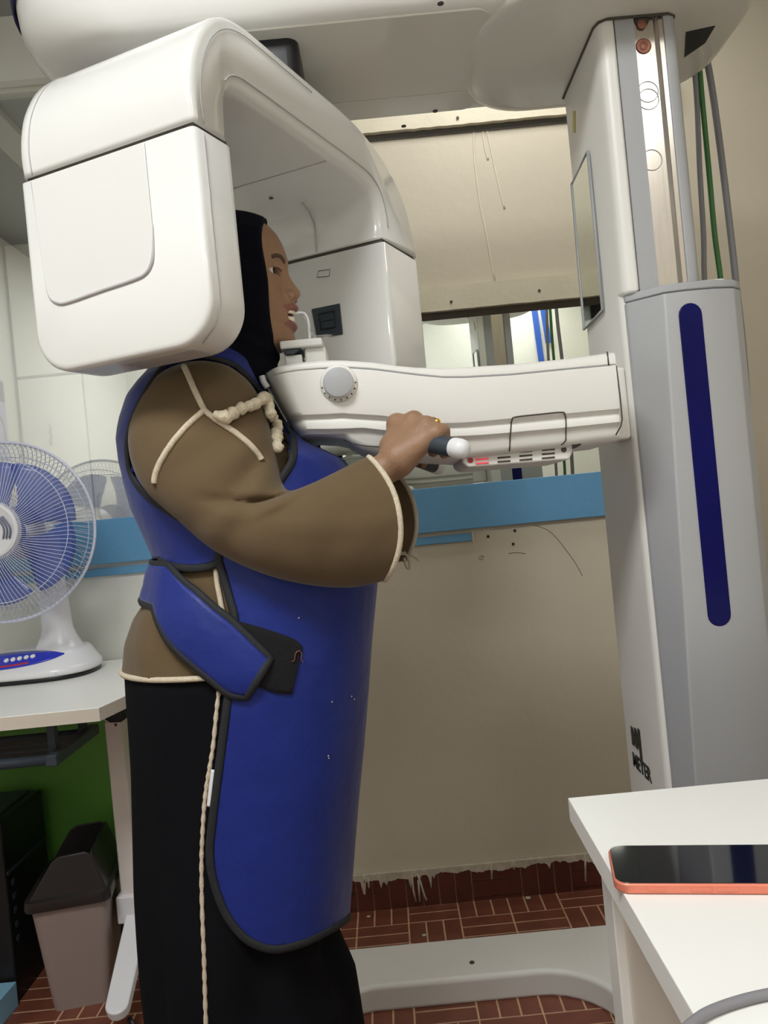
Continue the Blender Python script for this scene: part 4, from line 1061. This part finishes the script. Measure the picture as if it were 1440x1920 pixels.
# arms and hands
def hand(m):
    SH, EL, WR = P(372, 745, 1.105), P(478, 1005, 1.045), P(737, 872, 1.072)
    fd.cone(m(SH), m(EL), 0.040, 0.032, 0.02); fd.cone(m(EL), m(WR), 0.030, 0.0215, 0.015)
    hx = WR+Vector((0.004, 0, 0.006))
    mcp = [P(744, 794, 1.100), P(776, 788, 1.085), P(800, 797, 1.068), P(818, 813, 1.054)]
    rad = [0.0115, 0.0118, 0.011, 0.010]
    ax = (B0-B1).normalized(); pr_ = Vector((0.72, 0.69, -0.05))
    pr_ = (pr_-ax*pr_.dot(ax)).normalized(); dn = ax.cross(pr_); dn = dn if dn.z < 0 else -dn
    for i, q in enumerate(mcp):
        st_ = hx+(q-hx)*0.12+Vector((0.0, (1.5-i)*0.004, (1.5-i)*0.002))
        fd.cone(m(st_), m(q), 0.0185, rad[i]+0.0015, 0.014)
        # bar centre next to this finger
        t = (q+pr_*0.03-B1).dot(ax); bc_ = B1+ax*t
        ln = (1.0, 1.06, 1.0, 0.86)[i]
        pip = bc_+pr_*0.013-dn*(0.0225*ln)
        dip = bc_+pr_*0.0235+dn*0.004
        tip_ = bc_+pr_*0.0215+dn*0.0125
        r = rad[i]
        fd.cone(m(q), m(pip), r, r*0.93, 0.006); fd.cone(m(pip), m(dip), r*0.92, r*0.82, 0.004); fd.cone(m(dip), m(tip_), r*0.82, r*0.72, 0.003)
        if i == 2: RINGP.append((Vector(m(q.lerp(pip, 0.85))), Vector(m(pip))-Vector(m(q)), r))
    # webbing between knuckles
    fd.cone(m(mcp[0]), m(mcp[3]), 0.010, 0.0085, 0.012)
    th0 = hx+Vector((0.006, 0.014, 0.004)); t = (th0-B1).dot(ax); bc_ = B1+ax*(t-0.002)
    th1 = bc_-pr_*0.022+dn*0.012-ax*0.012; th2 = bc_-pr_*0.004+dn*0.025-ax*0.016; th3 = bc_+pr_*0.016+dn*0.024-ax*0.008
    fd.cone(m(th0), m(th1), 0.017, 0.0135, 0.012); fd.cone(m(th1), m(th2), 0.0125, 0.011, 0.006); fd.cone(m(th2), m(th3), 0.0105, 0.009, 0.004)
RINGP = []
hand(lambda v: tuple(v))
hand(lambda v: (v[0]-0.0135, 2*YM-v[1]-0.0145, v[2]+0.005))
V, F = fd.mesh()
bme = npmesh(V, F); bme.materials.append(M['skin'])
body = put('body', bme, [], per); body.data.materials.append(M['lip'])
cen = V[F].mean(1)
yl = np.abs(cen[:, 1]-YM)
upl = (np.abs(cen[:, 2]-(Z_['ul']-0.001)) < 0.0085*np.clip(1-(yl/0.027)**2, 0, 1)) & (cen[:, 0] > -0.13) & (yl < 0.026)
lwl = (np.abs(cen[:, 2]-(Z_['ll']+0.001)) < 0.0105*np.clip(1-(yl/0.027)**2, 0, 1)) & (cen[:, 0] > -0.13) & (yl < 0.026)
mi = (upl | lwl).astype(np.int32)
body.data.polygons.foreach_set('material_index', mi)
fd = None
# eyes, brows, teeth
for sg in (-1, 1):
    ec = Vector((-0.1435, YM+sg*0.0315, 1.5085)); lk = Vector((1, sg*0.30, 0.0)).normalized()
    R_ = 0.0122
    e_ = lathe('eye', [(R_*math.sin(a), R_*math.cos(a)) for a in np.linspace(PI, 0.02, 18)], ec, lk, M['eyew'], per, n=24, smooth=True)
    lathe('iris', [(0.0062, R_*0.865), (0.0058, R_*0.90), (0.0045, R_*0.95), (0.0005, R_*1.02)], ec, lk, M['iris'], e_, n=20, smooth=True)
bvf = bvh_of(body)
def snapf(x, y, z, off):
    h, nr, i, d = bvf.ray_cast(Vector((x+0.1, y, z)), Vector((-1, 0, 0)))
    if h is None: h, nr, i, d = bvf.find_nearest(Vector((x, y, z)))
    return h+nr*off, nr
for sg in (-1, 1):
    q = [snapf(-0.13, YM+sg*y, z, 0.0004) for y, z in ((0.013, 1.5275), (0.02, 1.5305), (0.028, 1.5325), (0.036, 1.532), (0.043, 1.5285))]
    q = [(a, b) for a, b in q]
    pts = smooth_path([a for a, b in q], 4); ns = [q[min(len(q)-1, i//4)][1] for i in range(len(pts))]
    tube('eyebrow', pts, 0.002, M['hair'], per, n=6, flat=(0.0034, 0.0007), nrm=ns)
    q = [snapf(-0.13, YM+sg*y, z, 0.0003)[0] for y, z in ((0.019, 1.5125), (0.026, 1.5145), (0.034, 1.514), (0.041, 1.5105))]
    tube('eyelashes', smooth_path(q, 4), 0.0011, M['hair'], per, n=6)
tg = []
for row, zt, h in ((0, Z_['mouth']+0.0055, 0.0075), (1, Z_['mouth']-0.0065, 0.0075)):
    for i in range(-4, 5):
        a = i*0.22; x = -0.129+0.0165*math.cos(a)-(0.002 if row else 0); y = YM+0.0165*math.sin(a)
        tg.append(boxg(x-0.002, x+0.002, y-0.0017, y+0.0017, zt-h/2, zt+h/2))
put('teeth', mesh(*join(tg)), M['teeth'], per, bevel=0.0008)
for k_, (c, axr, r) in enumerate(RINGP[:1]):
    rg_ = put('finger_ring', fixn(mesh(*tubeg(ringpts(c, axr, r+0.0008, 28), 0.0016, 8, closed=True))), M['gold'], per)
    nr = (Vector((0, 0, CAMH))-Vector(c)).normalized()*0.9+Vector((0.5, 0, 0.6)); nr = nr-Vector(axr).normalized()*nr.dot(Vector(axr).normalized()); nr.normalize()
    lathe('ring_setting', [(0.004, -0.001), (0.0048, 0.001), (0.0035, 0.003), (0.0005, 0.0036)], Vector(c)+nr*(r+0.001), nr, M['gold'], rg_, n=10)

# --- headscarf
hf = Field(np.arange(-0.37, -0.06, 0.004), np.arange(1.07, 1.40, 0.004), np.arange(1.29, 1.645, 0.004))
hf.ellip((-0.211, YM, 1.529), (0.118, 0.082, 0.0905), 0.0)
def colm(X, Y, Z):
    xc = np.interp(Z, [1.33, 1.352, 1.385, 1.40, 1.46, 1.55], [-0.255, -0.248, -0.224, -0.218, -0.212, -0.212]); ax = np.interp(Z, [1.33, 1.37, 1.40, 1.46, 1.55], [0.086, 0.080, 0.080, 0.088, 0.09]); ay = np.interp(Z, [1.33, 1.40, 1.46, 1.55], [0.082, 0.072, 0.074, 0.078])
    d = ((np.abs(X-xc)/ax)**2.8+(np.abs(Y-YM)/ay)**2.8)**(1/2.8)-1
    d = d*0.075+0.0016*np.sin(Z*240+X*90)*np.exp(-((Z-1.40)/0.03)**2)
    return np.maximum(np.maximum(d, Z-1.57), 1.345-Z)
hf.union(colm, (-0.32, 1.13, 1.34), (-0.12, 1.34, 1.58), 0.012)
hf.ellip((-0.234, YM, 1.35), (0.090, 0.105, 0.048), 0.02)
hf.ellip((-0.216, YM-0.015, 1.358), (0.044, 0.07, 0.045), 0.02)
# opening for the face, straight from brow to chin, and a small cap edge over the forehead
hf.cut(lambda X, Y, Z: np.maximum(-0.1445-X+0.0012*np.sin(Z*60), np.maximum(1.3865-Z, Z-1.598)), (-0.16, 1.1, 1.38), (-0.06, 1.38, 1.605), 0.004)
hf.cut(lambda X, Y, Z: np.maximum(-0.1375-X, 1.585-Z)+0*Y, (-0.15, 1.1, 1.59), (-0.06, 1.38, 1.64), 0.003)
V, F = hf.mesh()
sc = put('headscarf', npmesh(V, F), M['hijab'], per)

# --- tunic, skirt
fold = lambda th, z: 0.004*math.sin(5*th+z*20)*math.sin(z*14)+0.003*math.sin(11*th+z*33)
tin = lambda z: 0.010 if z > 1.1 else (0.010*(z-1.045)/0.055 if z > 1.045 else 0.0)
tun = loft('tunic', Tloft(list(np.linspace(0.922, 1.41, 60)), 96, tin, lambda z: 0.022, lambda th, z: fold(th, z)*(0.6 if z < 1.05 else 0.2)-(0.004 if math.cos(th) > -0.5 else 0)), M['tunic'], per, cap0=False)
hemz = 0.922
tube('hem_piping', [Tpt(2*PI*j/96, 0.921, -0.0015 if math.cos(2*PI*j/96) < 0.2 else 0.012) for j in range(96)], 0.0042, M['cord'], tun, n=7, closed=True)
def skd(th, z):
    k = min(1, (0.95-z)/0.5); f_ = 0.5+0.5*math.cos(th+PI)
    return k*(0.006*math.sin(7*th+1.3*math.sin(z*5))+0.004*math.sin(13*th+z*4)-0.002)-0.002
sk = loft('skirt', Tloft(list(np.linspace(0.012, 0.955, 50)), 120, lambda z: 0.012 if z > 0.917 else 0.001, lambda z: 0.02 if z > 0.47 else 0.02*max(0, (z-0.40)/0.07), skd), M['skirt'], per, cap0=False, cap1=False)
bvk = bvh_of(sk)
c, nr = on(bvk, [(413, 1280), (407, 1330), (400, 1400), (392, 1450), (385, 1500), (381, 1560), (379, 1620), (380, 1700), (383, 1780), (385, 1850), (387, 1925), (389, 2000)], 0.0015, 8)
tube('side_braid', c, [0.0030+0.0007*math.sin(i*2.1) for i in range(len(c))], M['cord'], sk, n=7)
c, nr = on(bvk, [(402, 1442), (399, 1465), (396, 1490), (394, 1511)], 0.003, 4)
tube('care_tag', c, 0.003, M['fanw'], sk, n=6, flat=(0.0042, 0.0008), nrm=nr)

# --- sleeves: a loft of paired outline points along the arm
SEC = [((392, 681), (342, 686), 1.112, 0.020), ((430, 690), (296, 712), 1.104, 0.040), ((468, 720), (259, 767), 1.096, 0.052), ((492, 765), (247, 814), 1.088, 0.060), ((508, 822), (253, 870), 1.078, 0.064), ((520, 875), (280, 922), 1.068, 0.066), ((530, 912), (336, 972), 1.058, 0.066), ((546, 922), (392, 1021), 1.05, 0.065), ((580, 911), (455, 1057), 1.042, 0.063), ((614, 895), (526, 1083), 1.038, 0.061), ((646, 879), (600, 1097), 1.04, 0.058), ((668, 868), (664, 1099), 1.044, 0.055), ((690, 858), (720, 1087), 1.05, 0.052)]
def sleeve_rings(mirror=False):
    key = []
    for u, l, y, hy in SEC:
        A_, B_ = P(*u, y), P(*l, y); key.append((A_, B_, hy))
    Us = smooth_path([k[0] for k in key], 7); Ls = smooth_path([k[1] for k in key], 7); Hs = smooth_path([Vector((k[2], 0, 0)) for k in key], 7)
    rg = []; N = len(Us)
    for i in range(N):
        c = (Us[i]+Ls[i])/2; h = (Us[i]-Ls[i])/2; hy = Hs[i].x; t = i/(N-1); r = []
        for j in range(44):
            a = 2*PI*j/44; ca, sa = math.cos(a), math.sin(a)
            v = h*math.copysign(abs(ca)**0.9, ca); y = hy*math.copysign(abs(sa)**0.9, sa)
            q = c+v+Vector((0, y, 0))
            fx = t**3*0.030*max(0, 1-ca*ca)            # cuff bows forward in its middle
            q.x += fx
            # folds: deep crease at the inner elbow, soft drapes below it
            el = math.exp(-((t-0.56)/0.07)**2); near = max(0, -sa)
            cr1 = math.exp(-((t-0.555-0.10*(ca-0.55))/0.022)**2)*max(0, min(1, (ca+0.35)/0.6))
            q.y += 0.020*cr1*near
            q.y += -0.009*math.exp(-((t-0.61-0.08*(ca-0.4))/0.03)**2)*near*max(0, ca+0.4)
            q.y += 0.006*math.sin(6.3*(t*9+ca*0.7))*near*(0.25+el*0.7)*(1-0.6*t)
            q.y += -0.005*math.exp(-((ca-0.02)/0.12)**2)*max(0, min(1, (t-0.62)/0.1))*near
            cr2 = math.exp(-((t-0.40-0.16*(0.75-ca))/0.03)**2)*max(0, min(1, (ca-0.0)/0.3))
            q.y += 0.013*cr2*near
            nv = mnoise.noise(Vector((q.x*9, q.y*9, q.z*9+3)))+0.5*mnoise.noise(Vector((q.x*22, q.y*22, q.z*22)))
            q += Vector((0.3*ca*0, -0.006*nv*near, 0.0))
            if mirror:
                q.y = 2*YM-q.y; q.x += 0.036*max(0, t-0.4)/0.6
            r.append(q)
        rg.append(r)
    return rg
slv = []
for mr_ in (False, True):
    rg = sleeve_rings(mr_)
    cap = [(sum(rg[0], Vector((0, 0, 0)))/44)+(v-sum(rg[0], Vector((0, 0, 0)))/44)*0.2 for v in rg[0]]
    s_ = loft('sleeve', [cap]+rg, M['tunic'], tun, cap1=False, solid=0.003)
    slv.append(s_)
    rim_ = [v+Vector((0.001, 0, 0)) for v in rg[-1]]
    put('cuff_piping', fixn(mesh(*tubeg(rim_, 0.0042, 7, closed=True))), M['cord'], s_) if False else tube('cuff_piping', rim_, 0.0042, M['cord'], tun, n=7, closed=True)
bvs_ = bvh_of(slv[0])
for pts in ([(346, 690), (358, 715), (371, 745), (384, 771)], [(384, 771), (352, 800), (322, 835), (301, 870), (293, 893), (292, 905)], [(384, 771), (405, 788), (440, 812), (470, 838), (490, 864)]):
    c, nr = on(bvs_, pts, 0.0025, 6)
    tube('seam_piping', c, 0.0042, M['cord'], tun, n=8)
# ruffle
bvt = bvh_of(tun)
_av, _af = loftg(Tloft(list(np.linspace(0.6, 1.40, 90)), 160, 0.0), True, False, False); bvA0 = BVHTree.FromPolygons(_av, _af)
class BvhSet:
    def __init__(s, l): s.l = l
    def ray_cast(s, o, d):
        r = [b.ray_cast(o, d) for b in s.l]; r = [q for q in r if q[0] is not None]
        return min(r, key=lambda q: q[3]) if r else (None, None, None, None)
    def find_nearest(s, p): return s.l[0].find_nearest(p)
c, nr = on(BvhSet([bvs_, bvt, bvA0]), [(402, 783), (425, 788), (440, 775), (458, 770), (474, 762), (489, 750), (491, 765), (497, 785), (508, 800), (514, 812), (512, 826), (516, 838), (514, 848)], 0.010, 5)
rr = [0.0055+0.0035*abs(math.sin(i*0.62))+0.002*math.sin(i*1.7) for i in range(len(c))]
for i in range(6): rr[i] = 0.004+0.0016*i; rr[-1-i] = 0.0095-0.0008*i
for i in range(24, 32): rr[min(i, len(rr)-1)] += 0.001
rf = tubeg(c, rr, 12)
vs = [Vector(v)+Vector((RNG.normal(), RNG.normal(), RNG.normal()))*0.0007 for v in rf[0]]
put('ruffle', fixn(mesh(vs, rf[1])), M['ruffle'], tun, sub=1)
# slit with cream piping at the waist
bvt = bvh_of(tun)
c, nr = on(bvt, [(406, 1060), (408, 1090), (414, 1125), (421, 1165)], 0.003, 6)
tube('slit_piping', c, 0.0038, M['cord'], tun, n=8)
# tie cords at the far cuff
k0 = P(757, 1040, 1.40)
for pts in ([(730, 1018), (745, 1028), (760, 1040), (775, 1043), (786, 1052)], [(728, 1042), (745, 1040), (760, 1040), (767, 1052), (768, 1065), (762, 1063), (757, 1045)], [(735, 965), (748, 990), (756, 1020), (760, 1040)]):
    tube('tie_cord', smooth_path([P(a, b, 1.385) for a, b in pts], 5), 0.0022, M['cord'], tun, n=6)

# --- lead apron
AZ = list(np.linspace(0.455, 1.405, 191)); AN = 240
ap_l = Tloft(AZ, AN, 0.0)
av, af = loftg(ap_l, True, False, False)
bvA = BVHTree.FromPolygons(av, af)
ARM_F = [(372, 673), (405, 678), (440, 690), (478, 728), (520, 785), (543, 815), (549, 838), (545, 868), (520, 908)]
ARM_B = [(372, 673), (340, 677), (308, 692), (282, 728), (262, 764), (249, 800), (243, 830), (244, 860), (253, 895), (288, 936), (340, 970)]
EDGE = [(430, 1008), (412, 1042), (422, 1085), (434, 1130), (441, 1165), (436, 1240), (428, 1310), (418, 1390), (408, 1470), (399, 1545), (395, 1600), (402, 1650), (418, 1698), (440, 1735), (468, 1762), (510, 1777), (560, 1768), (605, 1748), (640, 1728), (650, 1718)]
polyF = [(395, 600)]+ARM_F+[(480, 960)]+EDGE+[(800, 1640), (800, 600)]
BOT = [(100, 1040), (300, 1046), (312, 1055), (330, 1063), (370, 1066), (405, 1058), (413, 1036)]
polyB = ARM_B[::-1]+[(372, 600), (100, 600)]+BOT+[(430, 1008), (480, 960)]
def inpoly(x, y, poly):
    c = False; j = len(poly)-1
    for i in range(len(poly)):
        xi, yi = poly[i][:2]; xj, yj = poly[j][:2]
        if (yi > y) != (yj > y) and x < (xj-xi)*(y-yi)/(yj-yi)+xi: c = not c
        j = i
    return c
def topx(v):
    y = v[1] if v[1] <= YM else 2*YM-v[1]
    X = v[0]*FOC/y; Yd = (CAMH-v[2])*FOC/y
    return 720+X*cr+Yd*sr, 960-X*sr+Yd*cr
keepF = []
for f in af:
    c = sum((Vector(av[i]) for i in f), Vector((0, 0, 0)))/4
    px, py = topx(c); fro = c.x > (interp(BACK, c.z)+interp(FRONT, c.z))/2-0.10
    if inpoly(px, py, polyF) or (not (c.x > -0.2) and inpoly(px, py, polyB)): keepF.append(f)
used = sorted({i for f in keepF for i in f}); rm = {o: n for n, o in enumerate(used)}
ame = mesh([av[i] for i in used], [tuple(rm[i] for i in f) for f in keepF])
apr = put('lead_apron', fixn(ame), M['apron'], per, solid=0.007)
def binding(name, px, par, w=0.0058, off=0.0042, mirror=True, bv=bvA, closed=False):
    c, nr = on(bv, px, off, 5)
    tube(name, c, 0.004, M['bind'], par, n=8, flat=(w, 0.0028), nrm=nr)
    if mirror:
        c2 = [Vector((v.x, 2*YM-v.y, v.z)) for v in c]; n2 = [Vector((v.x, -v.y, v.z)) for v in nr]
        tube(name, c2, 0.004, M['bind'], par, n=8, flat=(w, 0.0028), nrm=n2)
binding('armhole_binding', ARM_B[::-1]+ARM_F[1:], apr)
binding('edge_binding', EDGE, apr)
binding('back_binding', [(303, 1047)]+BOT[2:]+[(418, 1025), (430, 1008)], apr)
# belt from the back with its end pressed on the black patch
vt = smooth_path([(443, 1163, 0), (490, 1176, 0), (545, 1195, 0), (565, 1211, 0)], 6); vb_ = smooth_path([(430, 1262, 0), (470, 1280, 0), (515, 1297, 0), (545, 1299, 0)], 6)
vrows = [[cast(bvA, *(a.lerp(b, k/10).xy), 0.0055)[0] for k in range(11)] for a, b in zip(vt, vb_)]
loft('velcro_patch', vrows, M['velcro'], apr, closed=False, cap0=False, cap1=False, solid=0.002)
c, nr = on(bvA, [(544, 1238), (549, 1237), (551, 1224), (557, 1219), (562, 1224), (561, 1234), (565, 1241)], 0.0085, 4)
tube('orange_thread', c, 0.0007, M['copper'], apr, n=5)
UP = [(322, 1058), (345, 1085), (375, 1112), (408, 1142), (440, 1168), (475, 1203), (505, 1234)]
LW = [(297, 1140), (303, 1165), (325, 1205), (360, 1240), (398, 1272), (432, 1298), (462, 1304)]
u3, un = on(bvA, UP, 0.012, 5); l3, ln_ = on(bvA, LW, 0.012, 5)
def bang(v):
    xb, xf, hb_ = interp(BACK, v.z), interp(FRONT, v.z), interp(HALF, v.z)
    return math.atan2((v.y-YM)/hb_, (v.x-(xb+xf)/2)/((xf-xb)/2)) % (2*PI)
tu, tl = bang(u3[0]), bang(l3[0]); te = PI*0.72
pre_u = [Tpt(te+(tu-te)*k/6, u3[0].z+0.004*(1-k/6), -0.004) for k in range(6)]; pre_l = [Tpt(te+(tl-te)*k/6, 1.022+(l3[0].z-1.022)*(k/6)**1.5, -0.004) for k in range(6)]
Uu = pre_u+u3; Ll = pre_l+l3
rows = []
for a, b in zip(Uu, Ll):
    row = []
    for k in range(9):
        t = k/8; q = a.lerp(b, t); h, n_, i_, d_ = bvA.find_nearest(q)
        if n_.dot(h-Vector((-0.22, YM, h.z))) < 0: n_ = -n_
        row.append(h+n_*(0.0075+0.005*math.sin(PI*t)))
    rows.append(row)
belt = loft('belt', rows, M['apron'], apr, closed=False, cap0=False, cap1=False, solid=0.006)
ed = [r[0] for r in rows]+rows[-1][1:-1]+[r[-1] for r in rows[::-1]]
nn = []
for v in ed:
    h, n_, i_, d_ = bvA.find_nearest(v); n_ = n_ if n_.dot(v-h) > 0 else -n_; nn.append(n_)
tube('belt_binding', [v+n*0.0005 for v, n in zip(ed, nn)], 0.004, M['bind'], apr, n=8, flat=(0.0062, 0.0036), nrm=nn)
# specks of lint
for q in ((559, 1158), (655, 1305), (660, 1310), (619, 1315), (612, 1416), (613, 1420)):
    c_, n_ = cast(bvA, *q, 0.004); lathe('lint', [(0.0012, 0), (0.0009, 0.0006), (0.0002, 0.0008)], c_, n_, M['cord'], apr, n=8)
